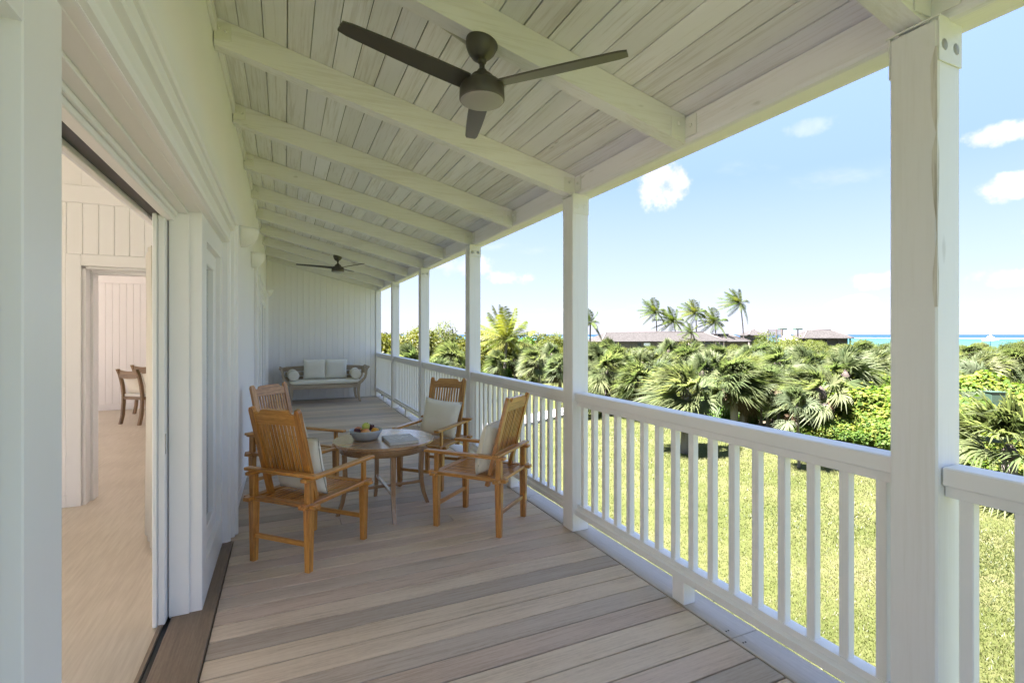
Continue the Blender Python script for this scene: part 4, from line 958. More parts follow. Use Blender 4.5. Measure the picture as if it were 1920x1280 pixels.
def sabal(name, seed, h, lean=(0, 0), nl=36, LR=.95, pet=.9, tr=.16, mat=None, dead=9, thin=False):
    rs = random.Random(seed); t = empty(name)
    top = Vector((lean[0], lean[1], h)); pts = []; rad = []; n = 9
    for i in range(n):
        s = i / (n - 1); pts.append((lean[0] * s * s, lean[1] * s * s, h * s - (.15 if i == 0 else 0))); rad.append(tr * (1.08 - .15 * s + .06 * rs.uniform(-1, 1)))
    b = MB(); b.tube(pts, rad, 10); b.build('trunk', M_BARK, t)
    b = MB(); k = n - 3 if not thin else n - 2
    p2 = [pts[i] for i in range(k, n)]; p2.append((p2[-1][0], p2[-1][1], p2[-1][2] + .25)); b.tube(p2, [rad[k] * 1.05] + [tr * 1.3 * rs.uniform(.9, 1.15) for _ in range(len(p2) - 2)] + [tr * .5], 9); b.build('boot_fibre', M_FIBRE, t)
    specs = []
    for i in range(nl):
        a = i * 2.399963 + rs.uniform(-.25, .25); e = 1 - (i + .5) / nl; el = R(-30 + 118 * e ** .85) + rs.uniform(-.2, .2)
        d = Vector((math.cos(a) * math.cos(el), math.sin(a) * math.cos(el), math.sin(el))) + WIND * .30
        specs.append(((top.x, top.y, top.z + .12 * e), tuple(d), pet * (1 - .35 * e) * rs.uniform(.85, 1.15), LR * rs.uniform(.85, 1.1), max(0, .9 - 1.0 * e)))
    V, Q, Rn = fan_leaves(specs, rs, .30); me = mesh_np('crown', V, Q, Rn, mat or M_SABAL); inst(me, 'crown', t)
    if dead:
        specs = []
        for i in range(dead):
            a = rs.uniform(0, 6.28); d = Vector((math.cos(a) * .5, math.sin(a) * .5, -.85)) + WIND * .15; specs.append(((top.x, top.y, top.z), tuple(d), pet * .6, LR * .75, .3))
        V, Q, Rn = fan_leaves(specs, rs, .6); inst(mesh_np('dead_fronds', V, Q, Rn, M_DEAD), 'dead_fronds', t)
    return t
def coconut(name, seed, h, lean, nf=20, FL=2.2, mat=None, up=0.25, tr=.13, wind=.75):
    rs = random.Random(seed); t = empty(name); b = MB(); n = 12
    pts = [(lean[0] * (i / (n - 1)) ** 1.7, lean[1] * (i / (n - 1)) ** 1.7, h * i / (n - 1) - (.3 if i == 0 else 0)) for i in range(n)]
    b.tube(pts, [tr * (1.25 if i == 0 else 1 - .35 * i / n) for i in range(n)], 8); b.build('trunk', M_BARK, t)
    top = np.array(pts[-1]); V = []; Q = []; Rn = []
    for i in range(nf):
        a = i * 2.399963 + rs.uniform(-.2, .2); e = 1 - (i + .5) / nf; el = R(-35 + 115 * e + 10 * up)
        d = np.array((math.cos(a) * math.cos(el), math.sin(a) * math.cos(el), math.sin(el))) + np.array(WIND) * .35 * wind; d /= np.linalg.norm(d)
        r = np.cross(d, (0, 0, 1.0)); r /= max(np.linalg.norm(r), .05); fl = FL * rs.uniform(.85, 1.1); t0 = rs.uniform(0, .8); m = 26; P = []
        for k in range(m + 1):
            s = k / m; P.append(top + d * fl * s + np.array((0, 0, -1.0)) * fl * (.10 + .38 * (1 - e)) * s ** 2 * (1.25 - up) + np.array(WIND) * fl * .32 * wind * s ** 2)
        for k in range(0, m, 2):
            s0, s1 = k / m, (k + 2) / m; b0 = len(V)
            for p, w in ((P[k], .022 * (1 - s0) + .005), (P[k + 2], .022 * (1 - s1) + .004)): V += [p - r * w, p + r * w]; Rn += [.95, .95]
            Q.append((b0, b0 + 1, b0 + 3, b0 + 2))
        for k in range(2, m + 1):
            s = k / m; tg = P[k] - P[k - 1]; tg /= np.linalg.norm(tg); l = fl * .30 * math.sin(math.pi * min(1, .12 + .80 * s)) ** .7 + .04
            for sg in (-1, 1):
              for hh in (0, .5):
                base = P[k] - (P[k] - P[k - 1]) * hh
                ld = tg * .75 + r * sg * .85 + np.array((0, 0, -.28 - .3 * rs.random())) + np.array(WIND) * .3 * wind; ld /= np.linalg.norm(ld)
                b0 = len(V); w = .022 * FL / 2.2; tip = base + ld * l + np.array((0, 0, -.20 * l)); md = base + ld * l * .5 + np.array((0, 0, -.03 * l))
                V += [base - tg * w * .4, base + tg * w * .4, md + tg * w, md - tg * w, tip, tip]; rn = min(1, t0 + rs.uniform(0, .25)); Rn += [rn] * 6
                Q.append((b0, b0 + 1, b0 + 2, b0 + 3)); Q.append((b0 + 3, b0 + 2, b0 + 4, b0 + 5))
    Qa = np.array(Q); me = mesh_np('crown', np.array(V), Qa, np.array(Rn), mat or M_COCO); inst(me, 'crown', t)
    if tr > .1:
        b = MB()
        for i in range(6): a = i * 1.05; b.ball((top[0] + .16 * math.cos(a), top[1] + .16 * math.sin(a), top[2] - .16), .11, 8)
        b.build('coconuts', plain('coconut_husk', (.22, .20, .07), .6), t)
    return t
def shrub(name, seed, mat, n=5200, rx=1.3, rz=1.3, ls=.10, lobes=9, stems=7, roundl=True, gaps=.5, stick=.2):
    rs = np.random.default_rng(seed); t = empty(name)
    C = np.stack([rs.normal(0, .45, lobes) * rx, rs.normal(0, .45, lobes) * rx, rs.uniform(.35, 1.25, lobes) * rz], 1); S = np.stack([rs.uniform(.35, .65, lobes) * rx, rs.uniform(.35, .65, lobes) * rx, rs.uniform(.25, .5, lobes) * rz], 1)
    # skirt lobes so the bush comes down to the ground
    k = rs.integers(0, lobes, n); d = rs.normal(size=(n, 3)); d /= np.linalg.norm(d, axis=1)[:, None]
    r = rs.uniform(gaps, 1.05, n) ** .6; r += (rs.random(n) < .06) * rs.uniform(0, stick, n)
    P = C[k] + d * S[k] * r[:, None]; P[:, 2] = np.abs(P[:, 2]); P += np.array(WIND) * (P[:, 2:3] * .08)
    nr = d * .8 + np.array((0, 0, .7)) + rs.normal(0, .45, (n, 3)); nr /= np.linalg.norm(nr, axis=1)[:, None]
    a = np.cross(nr, rs.normal(size=(n, 3))); a /= np.linalg.norm(a, axis=1)[:, None]; b_ = np.cross(nr, a)
    l = ls * rs.uniform(.6, 1.25, n)[:, None]; w = l * (.48 if roundl else .22)
    V = np.stack([P - a * l * .5, P + b_ * w + nr * w * .35, P + a * l * .5 - nr * l * .1, P - b_ * w + nr * w * .35], 1).reshape(-1, 3)
    Q = np.arange(4 * n).reshape(n, 4); clump = rs.random(lobes)[k]; rn = np.clip(.45 * clump + .55 * rs.random(n), 0, 1)
    T = np.concatenate([Q[:, [0, 1, 2]], Q[:, [0, 2, 3]]]); me = mesh_np('foliage', V, T, np.repeat(rn, 4), mat); inst(me, 'foliage', t)
    b = MB(); rr = random.Random(seed)
    for i in range(stems):
        e = C[rr.randrange(lobes)]; b.tube([(rr.uniform(-.2, .2) * rx, rr.uniform(-.2, .2) * rx, -.05), (e[0] * .5 + rr.uniform(-.1, .1), e[1] * .5, e[2] * .55), tuple(e)], [.035 * rx, .024 * rx, .010 * rx], 5)
    b.build('stems', M_STEM, t); return t
# ---- prototypes
SAB = [sabal('fan_palm', 1, 2.35, (.15, .1), 38, .95, .75), sabal('fan_palm', 2, 2.0, (-.2, .1), 36, .9, .7), sabal('fan_palm', 3, 2.75, (.1, -.2), 38, .9, .8),
       sabal('fan_palm', 4, 2.1, (.05, .05), 34, .95, .75, .16, M_SILVER), sabal('fan_palm', 5, 2.5, (-.35, .25), 38, .95, .8, .17)]
THIN = [sabal('thin_palm', 21, 2.7, (.1, 0), 16, .62, .5, .055, M_SABAL, 3, True), sabal('thin_palm', 22, 2.2, (-.12, .1), 15, .6, .5, .05, M_SILVER, 4, True)]
LOWP = [sabal('low_fan_palm', 31, .35, (0, 0), 22, .95, 1.0, .15, M_SABAL, 0), sabal('low_fan_palm', 32, .6, (.05, 0), 24, 1.0, .9, .15, M_SILVER, 1)]
GRP = [shrub('sea_grape', 41, M_GRAPE, 6500, 1.25, 1.35, .17, 16, 12, True, .5, .6), shrub('sea_grape', 42, M_GRAPE, 6500, 1.35, 1.2, .17, 15, 12, True, .5, .6), shrub('sea_grape', 43, M_GRAPE, 5200, 1.3, 1.0, .16, 14, 14, True, .4, .7)]
BUSH = [shrub('olive_bush', 51, M_BUSH, 6000, 1.4, 1.3, .13, 11, 7, False), shrub('olive_bush', 52, M_BUSH, 6000, 1.3, 1.5, .13, 10, 7, False, .4, .4)]
YEL = [shrub('yellow_bush', 61, M_YELLOW, 5000, 1.3, 1.25, .12, 9, 6), shrub('yellow_bush', 62, M_YELLOW, 5000, 1.4, 1.1, .12, 9, 6)]
LIME = [shrub('lime_shrub', 71, M_LIME, 4200, 1.0, .8, .15, 8, 6)]
SPARSE = [shrub('sparse_tree', 81, M_BUSH, 1500, 1.9, 2.0, .13, 9, 22, False, .5, .5)]
used = set()
def put(proto, p, s, rz, label, cat, group, sz=None):
    if proto.name in used: o = copy_tree(proto)
    else: o = proto; used.add(proto.name)
    o.location = p; o.rotation_euler = (0, 0, rz); o.scale = (s, s, sz or s); return tag(o, label, cat, group)
def gp(u, d):
    r = ray(u, CY); return Vector((r.x * d, r.y * d, GZ))
def gv(u, v): return at(u, v, z=GZ)
GSAB = 'fan palms in the garden'; 
def palm_label(u):
    if u < 800: return 'bushy fan palm among the yellow-green bushes close to the end wall side'
    if u < 900: return 'bushy fan palm seen between the third and fourth veranda posts'
    if u < 1060: return 'bushy fan palm around the sturdy young coconut palm beyond the lawn'
    if u < 1230: return 'bushy fan palm in front of the left half of the long building'
    if u < 1400: return 'bushy fan palm in front of the right half of the long building'
    if u < 1500: return 'bushy fan palm below the tall rounded trees and the timber screen'
    if u < 1700: return 'bushy fan palm between the sea grape hedge and the beach pavilion'
    return 'bushy fan palm behind the sea grapes with open sea beyond it'
LSAB = ''
def fp(k, p, s, rz, label=LSAB, sz=None): return put(SAB[k], p, s, rz, label, 'palm tree', GSAB, sz)
# nearest palms, one by one
fp(0, gv(1285, 851), 1.0, .2, 'full-crowned fan palm standing alone on the lawn, trunk casting a short shadow', .93)
fp(1, gv(1158, 745), 1.05, 1.2, 'fan palm at the back of the lawn beside the concrete path', 1.15)
fp(2, gp(1377, 22.6), .98, 2.0, 'left of the twin fan palms sharing one clump at the edge of the lawn', .86)
fp(3, gp(1393, 22.8), .95, 4.0, 'right-leaning trunk of the twin fan palms at the edge of the lawn', .86)
fp(4, gp(1556, 20.8), 1.02, 5.6, 'fan palm with thick pale leaning trunk in front of the sea grapes', .84)
fp(0, gp(1585, 24.2), .92, 3.3, 'fan palm with its trunk sunk in the sea grape hedge', 1.06)
tp = 'slender-stemmed small palm at the edge of the lawn'
def thp(k, p, s, rz, lab=tp, sz=None): return put(THIN[k], p, s, rz, lab, 'palm tree', 'slender young palms', sz)
thp(0, gp(1460, 23.0), 1.15, .4, tp, 1.1); thp(1, gp(1438, 22.8), 1.15, 1.9, tp, 1.0); thp(0, gp(1428, 23.4), 1.0, 3.1, tp, .8); thp(1, gp(1449, 24.4), 1.2, 4.0, tp, 1.25); thp(0, gp(1410, 24.5), 1.1, 2.4, tp, 1.0)
thp(1, gv(1498, 880), .95, .9, 'small slender palm standing alone on the lawn in front of the hedge', .92)
lp = 'low fan palm with no visible trunk among the shrubs'
put(LOWP[0], gp(1893, 13.4), 1.05, .5, 'large low fan palm beside the widest post, broad leaves at rail height', 'palm tree', GSAB, 1.25).location.z = GZ + .75
put(LOWP[1], gp(1660, 22.5), .8, 2.5, lp, 'palm tree', GSAB); put(LOWP[0], gp(1810, 26), 1.0, 1.0, lp, 'palm tree', GSAB)
# belt of palms
rs = random.Random(5)
belt = [(1108, 33), (1128, 38), (1140, 47), (1178, 41), (1205, 46), (1225, 38), (1240, 31), (1255, 48), (1268, 42), (1290, 36), (1302, 49), (1318, 40), (1335, 30), (1345, 46), (1362, 36), (1398, 30), (1402, 42), (1425, 35),
        (1445, 29), (1452, 44), (1478, 33), (1492, 27), (1505, 40), (1520, 30), (1528, 47), (1548, 34), (1562, 42), (1592, 31), (1610, 38), (1628, 46), (1640, 32), (1655, 41), (1685, 36), (1760, 33),
        (1815, 35), (1835, 29), (1850, 43), (1868, 37), (1885, 31), (1905, 40), (1935, 33), (2010, 36), (1712, 44),
        (995, 45), (1012, 40), (965, 49), (940, 43), (1035, 46), (1050, 37), (915, 52), (985, 56), (870, 40), (840, 30), (818, 29), (785, 36), (765, 30), (748, 38), (725, 33), (735, 45), (700, 38), (855, 46)]
for k_ in range(46):
    u_ = 1090 + 900 * k_ / 45 + rs.uniform(-12, 12); d_ = rs.uniform(25.5, 33) if k_ % 2 else rs.uniform(34, 48)
    belt.append((u_, d_))
for i, (u, d) in enumerate(belt):
    s = rs.uniform(.72, 1.0); fp(i % 5, gp(u, d), s, rs.uniform(0, 6.28), palm_label(u), rs.uniform(.72, 1.02) * (1.0 if u > 900 else 1.08))
for (u, d) in [(1120, 30), (1350, 26), (1470, 25.5), (1510, 24.6), (1900, 24), (1840, 22), (880, 34), (980, 42), (1650, 28), (1180, 37)]: put(LOWP[rs.randrange(2)], gp(u, d), rs.uniform(.8, 1.1), rs.uniform(0, 6), lp, 'palm tree', GSAB)
# sea grapes along the edge of the lawn
lg = 'dense round-leaved sea grape bush in the back of the hedge beside the leaning fan palm'; lg2 = 'low round-leaved sea grape bush at the foot of the hedge, touching the lawn'
for (u, d, s) in [(1500, 24, .75), (1530, 23.5, .85), (1562, 23, .9), (1590, 22.3, 1.0), (1618, 21.8, 1.1), (1648, 21.2, 1.15), (1680, 20.8, 1.1), (1715, 20, 1.1), (1750, 19, 1.1), (1790, 18, 1.0), (1815, 19.5, 1.1), (1845, 18, .9), (1875, 17.5, .95), (1910, 17, .9), (1950, 16, .9), (1600, 26, 1.15), (1640, 25.5, 1.2), (1690, 25, 1.2), (1830, 24, 1.2), (1870, 23, 1.2), (1920, 22, 1.2), (1475, 25.5, .6), (1550, 21.5, .5), (1635, 19.8, .6), (1515, 21.0, .5), (1580, 20.2, .55), (1608, 19.6, .6), (1660, 19.2, .65), (1690, 18.4, .6), (1730, 17.8, .6), (1488, 22.2, .5), (1812, 16.6, .6), (1840, 16, .6), (1868, 15.6, .55), (1905, 15.2, .6), (1570, 24.8, 1.1), (1610, 24.2, 1.25), (1545, 26, 1.0), (1505, 26.5, .9)]:
    put(GRP[rs.randrange(3)], gp(u, d), s, rs.uniform(0, 6.28), lg if d > 20.5 else lg2, 'shrub', 'sea grape hedge')
# lime shrubs low in the beds
ll_ = 'bright green low shrub growing under the palms'
for (u, d, s) in [(1340, 25, .8), (1362, 24, .7), (1405, 24.5, .8), (1300, 30, .9), (920, 47, 1.2), (945, 46, 1.1), (905, 44, 1.0), (1205, 44, 1.0), (1470, 26.5, .7), (1500, 22.5, .45), (1245, 50, 1.1), (1180, 50, 1.1)]: put(LIME[0], gp(u, d), s, rs.uniform(0, 6.28), ll_, 'shrub', 'lime green shrubs')
# olive bushes: understorey and background
lb_ = 'olive green bush in the thicket behind the fan palms'
back = []
for i in range(64):
    u = 690 + 1300 * i / 63 + rs.uniform(-14, 14); back.append((u, rs.uniform(50, 62), rs.uniform(1.05, 1.35)))
for i in range(40):
    u = 700 + 1290 * i / 39 + rs.uniform(-18, 18); back.append((u, rs.uniform(66, 78) if not 1120 < u < 1420 else rs.uniform(62, 70), rs.uniform(1.15, 1.45)))
for i in range(34):
    u = 1090 + 880 * i / 33 + rs.uniform(-14, 14); back.append((u, rs.uniform(27, 34), rs.uniform(.7, .95)))
for i in range(30):
    u = 1380 + 620 * i / 29 + rs.uniform(-10, 10); back.append((u, rs.uniform(84, 104), rs.uniform(1.4, 1.75)))
def bush_label(u, d):
    w_ = 'below the young coconut palm' if u < 1070 else 'in front of the long building' if u < 1410 else 'below the timber screen and rounded trees' if u < 1500 else 'in front of the beach pavilion' if u < 1690 else 'in front of the open sea'
    return ('low olive green bush growing between fan palm trunks ' if d < 40 else 'olive green bush of the distant thicket ' if d > 80 else 'olive green bush behind the fan palms ' if d < 64 else 'tall olive bush behind the thicket ') + w_
for (u, d, s) in back: put(BUSH[rs.randrange(2)], gp(u, d), s, rs.uniform(0, 6.28), bush_label(u, d), 'bush', 'olive bushes of the thicket', s * rs.uniform(.85, 1.05))
for (u, d, s, zs) in [(1440, 44, 1.7, 1.95), (1480, 43, 1.7, 1.95), (1458, 46, 1.7, 2.15), (1415, 48, 1.4, 1.75), (1502, 46, 1.5, 1.75), (1110, 52, 1.5, 1.65), (1560, 60, 1.3, 1.7), (1595, 58, 1.4, 1.65), (1642, 62, 1.5, 1.75), (1655, 60, 1.2, 1.6), (1385, 70, 1.3, 1.6)]:
    put(BUSH[rs.randrange(2)], gp(u, d), s, rs.uniform(0, 6.28), 'tall rounded tree crown rising above the fan palms', 'tree', 'rounded trees', zs)
# yellow-green bushes
ly = 'yellow-green leafy bush beyond the railing'
for (u, d, s, zs) in [(722, 36, 1.5, 2.15), (742, 42, 1.6, 2.3), (760, 33, 1.5, 2.35), (778, 40, 1.6, 2.1), (806, 44, 1.6, 2.0), (830, 42, 1.7, 2.2), (855, 44, 1.6, 2.3), (876, 46, 1.7, 2.3), (900, 50, 1.5, 2.1), (925, 58, 1.5, 1.6), (1008, 56, 1.5, 1.7), (1030, 52, 1.4, 1.5), (1045, 50, 1.3, 1.4), (985, 62, 1.5, 1.85), (1598, 40, 1.1, 1.1), (1625, 38, 1.0, 1.0), (1660, 39, 1.1, 1.0), (1432, 36, .8, .8), (1405, 34, .8, .8), (1385, 29, .6, .6), (1560, 25.5, .6, .7), (1870, 46, 1.1, 1.1), (1900, 28, .8, .9)]:
    put(YEL[rs.randrange(2)], gp(u, d), s, rs.uniform(0, 6.28), 'yellow-green leafy bush beyond the far veranda posts' if u < 910 else 'yellow-green leafy bush near the young coconut palm' if u < 1100 else 'small yellow-green bush tucked among the fan palms', 'bush', 'yellow-green bushes', zs)
lt = 'leafy rounded tree in the line of trees beyond the far lawn'
for i, (u, d, s_, zs) in enumerate([(893, 58, 1.8, 2.35), (912, 62, 1.9, 2.3), (932, 66, 1.9, 2.2), (968, 64, 1.8, 2.25), (986, 60, 1.8, 2.4), (1004, 60, 2.0, 2.5), (1022, 62, 1.8, 2.3), (1042, 66, 1.9, 2.15), (1060, 62, 1.7, 2.2), (1085, 64, 1.9, 2.3), (1110, 66, 1.9, 2.3), (880, 52, 1.7, 2.5), (812, 50, 1.8, 2.6), (775, 46, 1.8, 2.7), (735, 46, 1.7, 2.6), (700, 44, 1.8, 2.5)]):
    put((BUSH + LIME + YEL)[(i * 3) % 5], gp(u, d), s_, rs.uniform(0, 6.28), lt, 'tree', 'trees beyond the far lawn', zs * (1.45 if (i * 3) % 5 == 2 else 1))
put(SPARSE[0], gp(1303, 66), 1.5, .4, 'thin-leaved branching tree in front of the long building', 'tree', None, 1.35)
put(SPARSE[0], gp(925, 50), 1.3, 2.4, 'thin-leaved small tree with a bare crooked stem at the back of the lawn', 'tree', None, 1.1)
# coconut palms: crown pixel, distance, so the trunk height follows from the ground
def coco(u, v, d, ub, seed, label, FL=2.0, nf=20, mat=None, wind=.75, up=.25, tr=.13):
    top = at(u, v, d=d); base = gp(ub, d); base.z = GZ - .2
    o = coconut('coconut_palm', seed, top.z - base.z, (top.x - base.x, top.y - base.y), nf, FL, mat, up, tr, wind); o.location = base
    return tag(o, label, 'palm tree', 'coconut palms')
coco(1230, 584, 92, 1232, 101, 'coconut palm above the left part of the long building, its trunk upright', 2.9)
coco(1264, 602, 92, 1269, 102, 'shorter coconut palm with wide drooping fronds, second above the building roof', 3.1)
coco(1305, 586, 92, 1306, 103, 'coconut palm above the middle of the building roof, fronds hanging on one side', 3.0)
coco(1342, 603, 92, 1342, 104, 'coconut palm with fronds swept sideways above the building roof', 3.0)
coco(1388, 567, 92, 1396, 105, 'tallest coconut palm with a long curved trunk past the end of the building', 3.2, 19, None, 1.1)
coco(1296, 621, 84, 1296, 106, 'young coconut palm peeping over the building roof', 1.9, 14)
coco(1107, 604, 64, 1106, 107, 'coconut palm half hidden by the second veranda post', 2.5, 15)
coco(950, 634, 46, 946, 108, 'sturdy young coconut palm with upright feather fronds beyond the lawn', 3.0, 22, M_YCOCO, .35, .9, .16)

# ------------------------------------------------------------------ far buildings
M_SHING = None
def shingle():
    m, p, o = newmat('weathered_shingle'); ps = posv()
    f = noise(ps, 3.5, 5, .8); g = noise(ps, 14, 2, .7, (1, 1, 2)); c = ramp(math_node('ADD', math_node('MULTIPLY', f, .5), math_node('MULTIPLY', g, .5)), (.38, (.017, .0165, .0135)), (.5, (.034, .0325, .027)), (.62, (.060, .0575, .049)))
    L(c, p.inputs['Base Color']); p.inputs['Roughness'].default_value = .95; p.inputs['Specular IOR Level'].default_value = .1; bump(g, .8, .04, p); return m
M_SHING = shingle(); M_SIDING = wood('grey_siding', (.07, .057, .046), (.10, .083, .068), (.13, .11, .092), .8, .6); M_WIN = plain('dark_window', (.03, .032, .035), .2)
def hip_house(name, label, u0, u1, d0, d1, veave, vridge, depth, hipl, hipr, wallz=GZ - .3):
    """long hipped building; the near eave runs between two photo columns at two depths"""
    A = at(u0, veave[0], d=d0); B = at(u1, veave[1], d=d1); A.z = B.z = (A.z + B.z) / 2
    ax = (B - A); ln = ax.length; ax.normalize(); back_ = Vector((-ax.y, ax.x, 0))
    if back_.dot(Vector((ST, CT, 0))) < 0: back_ = -back_
    zr = at((u0 + u1) / 2, vridge, d=(d0 + d1) / 2 + depth / 2).z - A.z
    t = empty(name, (A.x, A.y, A.z), math.atan2(ax.y, ax.x), label, 'building'); ob = 1 if back_.dot(Vector((-ax.y, ax.x, 0))) > 0 else -1
    b = MB(); T = .14
    E = [(0, 0), (ln, 0), (ln, ob * depth), (0, ob * depth)]; r1, r2 = (hipl, ob * depth / 2), (ln - hipr, ob * depth / 2)
    vs = [(x, y, 0) for x, y in E] + [(r1[0], r1[1], zr), (r2[0], r2[1], zr)] + [(x, y, -T) for x, y in E]
    fs = [(0, 1, 5, 4), (1, 2, 5), (2, 3, 4, 5), (3, 0, 4), (0, 6, 7, 1), (1, 7, 8, 2), (2, 8, 9, 3), (3, 9, 6, 0), (6, 9, 8, 7)]
    b.add(vs, fs); rf = b.build('roof', M_SHING, t)
    b = MB(); b.tube([(r1[0], r1[1], zr + .02), (r2[0], r2[1], zr + .02)], .09, 6); b.tube([(0, 0, .02), (r1[0], r1[1], zr + .02)], .08, 6); b.tube([(ln, 0, .02), (r2[0], r2[1], zr + .02)], .08, 6); b.build('ridge_cap', M_SIDING, rf)
    return t, ln, ob, A
t, ln, ob, A = hip_house('long_building', 'long low building with weathered shingle roof and grey board walls behind the palms', 1128, 1364, 80, 86, (640, 639), 622.5, 7.5, 2.6, 2.0)
wh = A.z - GZ
n = 46; wdt = (ln - 1.0) / n
for i in range(n):
    x0 = .5 + i * wdt; b = MB(); b.bb(.01, wdt - .01, 0, .05, -wh - .2, -.142); o = b.build('wall_board', M_SIDING, t, (x0, ob * .15, 0)); s = random.uniform(.88, 1.08); o.color = (s, s, s, 1)
MB().bb(.45, ln - .45, .205 if ob > 0 else -7.0, 7.0 if ob > 0 else -.205, -wh - .2, -.143).build('wall_core', M_SIDING, t)
def px2x(u): return (u - 1128) / (1364 - 1128) * ln
for (ua, ub, za, zb) in ((1192, 1200, -.95, -.25), (1281, 1297, -.75, -.2), (1316, 1336, -.6, -.2), (1340, 1357, -1.0, -.25)):
    b = MB(); b.bb(px2x(ua), px2x(ub), ob * .545 if ob > 0 else -.545, .0 + ob * .52 if ob < 0 else .595, za, zb) if False else b.box(((px2x(ua) + px2x(ub)) / 2, ob * .125, (za + zb) / 2), (px2x(ub) - px2x(ua), .04, zb - za)); f = b.build('window', M_SIDING, t)
    b = MB(); b.box(((px2x(ua) + px2x(ub)) / 2, ob * .10, (za + zb) / 2), (px2x(ub) - px2x(ua) - .12, .03, zb - za - .1)); b.build('pane', M_WIN, f)
b = MB(); b.box(((px2x(1204) + px2x(1216)) / 2, ob * .10, -.55), (px2x(1216) - px2x(1204), .05, .5)); b.build('white_panel', M_WHITE, t)
for u in (1341, 1348, 1357): MB().box((px2x(u), ob * .06, -wh / 2), (.16, .16, wh - .3)).build('porch_post', M_SIDING, t)
t2, ln2, ob2, A2 = hip_house('lower_wing', 'lower roofed wing joined to the end of the long building', 1352, 1410, 88, 91, (640, 640), 626.5, 6, .8, 2.5)
MB().bb(.4, ln2 - .4, .5 if ob2 > 0 else -5.4, 5.4 if ob2 > 0 else -.5, -(A2.z - GZ) - .2, -.143).build('wall', M_SIDING, t2)
t3, ln3, ob3, A3 = hip_house('thatched_pavilion', 'brown hip-roofed beach pavilion in front of the sea', 1506, 1602, 96, 96, (633.5, 633.5), 618.5, 6, 2.6, 2.6)
for i in range(5): MB().box((.5 + i * (ln3 - 1) / 4, ob3 * .5, -(A3.z - GZ) / 2), (.2, .2, A3.z - GZ - .1)).build('pavilion_post', M_SIDING, t3)
MB().bb(.6, ln3 - .6, 1 if ob3 > 0 else -5, 5 if ob3 > 0 else -1, -(A3.z - GZ), -.143).build('inner_wall', M_SIDING, t3)
t4, ln4, ob4, A4 = hip_house('small_roof', 'small pale roof showing between the round tree and the sea', 1404, 1444, 95, 95, (628, 628), 618.5, 5, 1.6, 1.6)
MB().bb(.4, ln4 - .4, .5 if ob4 > 0 else -4.5, 4.5 if ob4 > 0 else -.5, -(A4.z - GZ), -.143).build('wall', M_SIDING, t4)
# slatted timber tower
ts = empty('timber_screen', gp(1453, 84), -TH, 'slatted timber screen tower rising above the trees', 'screen'); zt = at(1453, 617, d=84).z - GZ
for x in (-1.15, 0.25, 1.15): MB().box((x, 0, zt / 2), (.16, .16, zt)).build('post', M_SIDING, ts)
for i in range(9): MB().box((0, .05, zt - .1 - i * .22), (2.4, .06, .1)).build('slat', M_SIDING, ts)
M_GRN = plain('green_paint', (.022, .045, .026), .5)
for u, lab in ((1467, 'green flat-topped post lamp beside the timber screen'), (1496, 'green flat-topped post lamp among the bushes near the pavilion')):
    z_ = at(u, 617, d=86).z - GZ; q = empty('post_lamp', gp(u, 86), -TH, lab, 'lamp', 'green post lamps'); MB().box((0, 0, z_ / 2), (.12, .12, z_)).build('pole', M_SIDING, q); b = MB(); b.prism([(-.62, z_ - .1), (.62, z_ - .1), (.56, z_ + .12), (-.56, z_ + .12)], .8, Matrix.Translation((0, -.4, 0))); b.build('hood', M_GRN, q)
def parasol(u, d, v0, v1, hw, lab, name='canvas_tent'):
    z1 = at(u, v0, d=d).z - GZ; z0 = at(u, v1, d=d).z - GZ; q = empty(name, gp(u, d), 0, lab, 'tent'); b = MB(); b.lathe([(.03, z1), (hw * .45, z1 - (z1 - z0) * .55), (hw, z0), (hw * .98, z0 - .12)], 8, None, False); b.build('canopy', M_LINEN2, q)
    MB().tube([(0, 0, 0), (0, 0, z1 + .15)], .05, 8).build('pole', M_STEM, q)
parasol(1476, 90, 624, 637, 1.7, 'white pointed canvas canopy behind the timber screen'); parasol(1857, 96, 628, 637, 1.3, 'small white pointed canopy at the water edge')
# green cabinet in the bushes
gc_ = empty('utility_cabinet', gp(1866, 21.5), -.6, 'dark green utility cabinet half buried in the bushes', 'cabinet'); gc_.location.z = GZ + 1.25
b = MB(); b.box((0, 0, .35), (.55, .4, .7), ch=.02); b.build('body', M_GRN, gc_); b = MB(); b.box((0, 0, .73), (.62, .46, .05), ch=.01); b.build('lid', M_GRN, gc_); MB().box((0, 0, -.8), (.12, .12, 1.6)).build('stand', M_GRN, gc_)
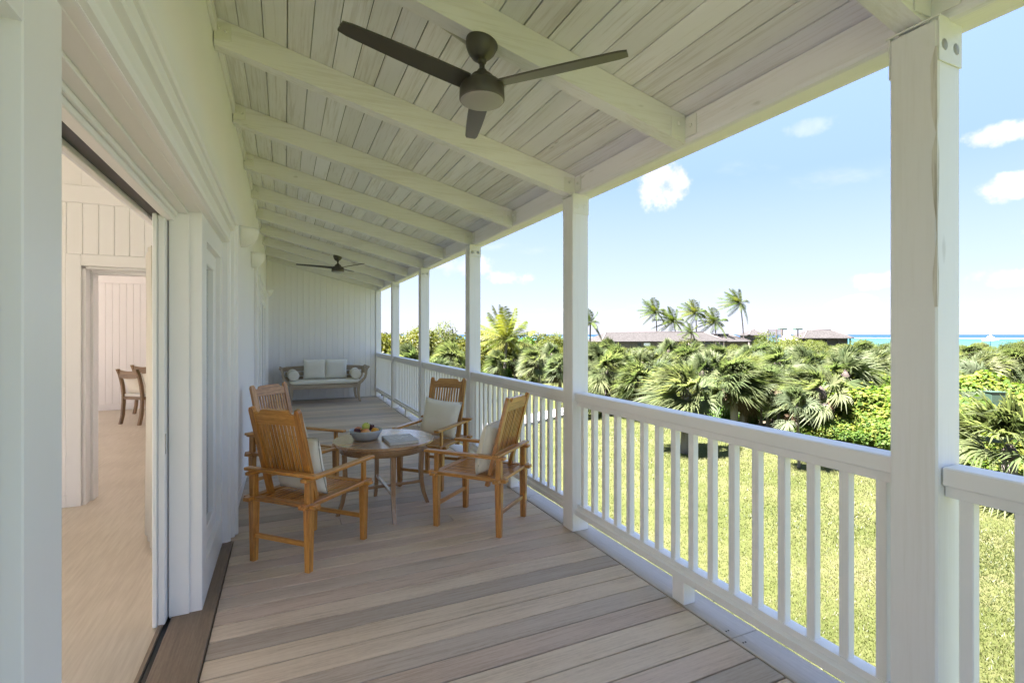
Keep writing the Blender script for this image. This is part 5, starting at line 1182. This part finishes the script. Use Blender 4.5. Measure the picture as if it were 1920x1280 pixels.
# garden stake light by the path
gs = empty('garden_light', gv(1131, 790), 0, 'small dark hooked garden light on the lawn by the path', 'lamp'); b = MB(); b.tube([(0, 0, -.05), (0, 0, .5), (.05, -.02, .6), (.14, -.05, .6), (.18, -.06, .5)], .022, 6); b.build('hook', M_FAN, gs); b = MB(); b.lathe([(.02, .5), (.07, .42), (.065, .42), (.02, .48)], 10, Matrix.Translation((.18, -.06, 0))); b.build('lamp_shade', M_FAN, gs)

# ------------------------------------------------------------------ grass blades on the lawn
def grass():
    n = 190000; rs = np.random.default_rng(3)
    u = rs.uniform(700, 2050, n); d = 5.4 * (30 / 5.4) ** (rs.random(n) ** 1.15)
    a = (u - 960) / F; X = (a * CT + ST) * d; Y = (-a * ST + CT) * d
    keep = (X > 2.6) & ((.86 * X + .12 * Y < 19.5) | (Y > 26)); X = X[keep]; Y = Y[keep]; d = d[keep]; n = len(X)
    hgt = rs.uniform(.025, .06, n) * (1 + d * .012); wd = rs.uniform(.004, .008, n) * (1 + d * .05); an = rs.uniform(0, 6.28, n); lx = rs.normal(0, .5, n) * hgt; ly = rs.normal(0, .5, n) * hgt
    r_ = np.hypot(X, Y); th_ = np.arctan2(X, Y); Z = GZ + .06 * np.sin(r_ * .3 + 3 * th_) + .05 * np.sin(5 * th_ + r_ * .11) - .012
    V = np.stack([np.stack([X - np.cos(an) * wd, Y - np.sin(an) * wd, Z], 1), np.stack([X + np.cos(an) * wd, Y + np.sin(an) * wd, Z], 1), np.stack([X + lx, Y + ly, Z + hgt], 1)], 1).reshape(-1, 3)
    patch = .5 + .5 * np.sin(X * .9 + 1.7 * np.sin(Y * .6)) * np.sin(Y * .8 + X * .35); rn = np.clip(.45 * patch + .6 * rs.random(n), 0, 1)
    m = leafmat('grass_blade', [(0.024, 0.036, 0.005), (0.035, 0.048, 0.007), (0.048, 0.056, 0.012), (0.066, 0.065, 0.023)], .5, .3, (1.4, 1.5, .5), 0, .3)
    me = mesh_np('grass', V, np.arange(3 * n).reshape(n, 3), np.repeat(rn, 3), m); o = bpy.data.objects.new('grass', me); COL.objects.link(o); tag(o, 'short green grass of the lawn below the veranda', 'grass', kind='stuff')
grass()
# prototypes that were never placed are removed
for o in SAB + THIN + LOWP + GRP + BUSH + YEL + LIME + SPARSE:
    if o.name not in used:
        for c in list(o.children): bpy.data.objects.remove(c)
        bpy.data.objects.remove(o)
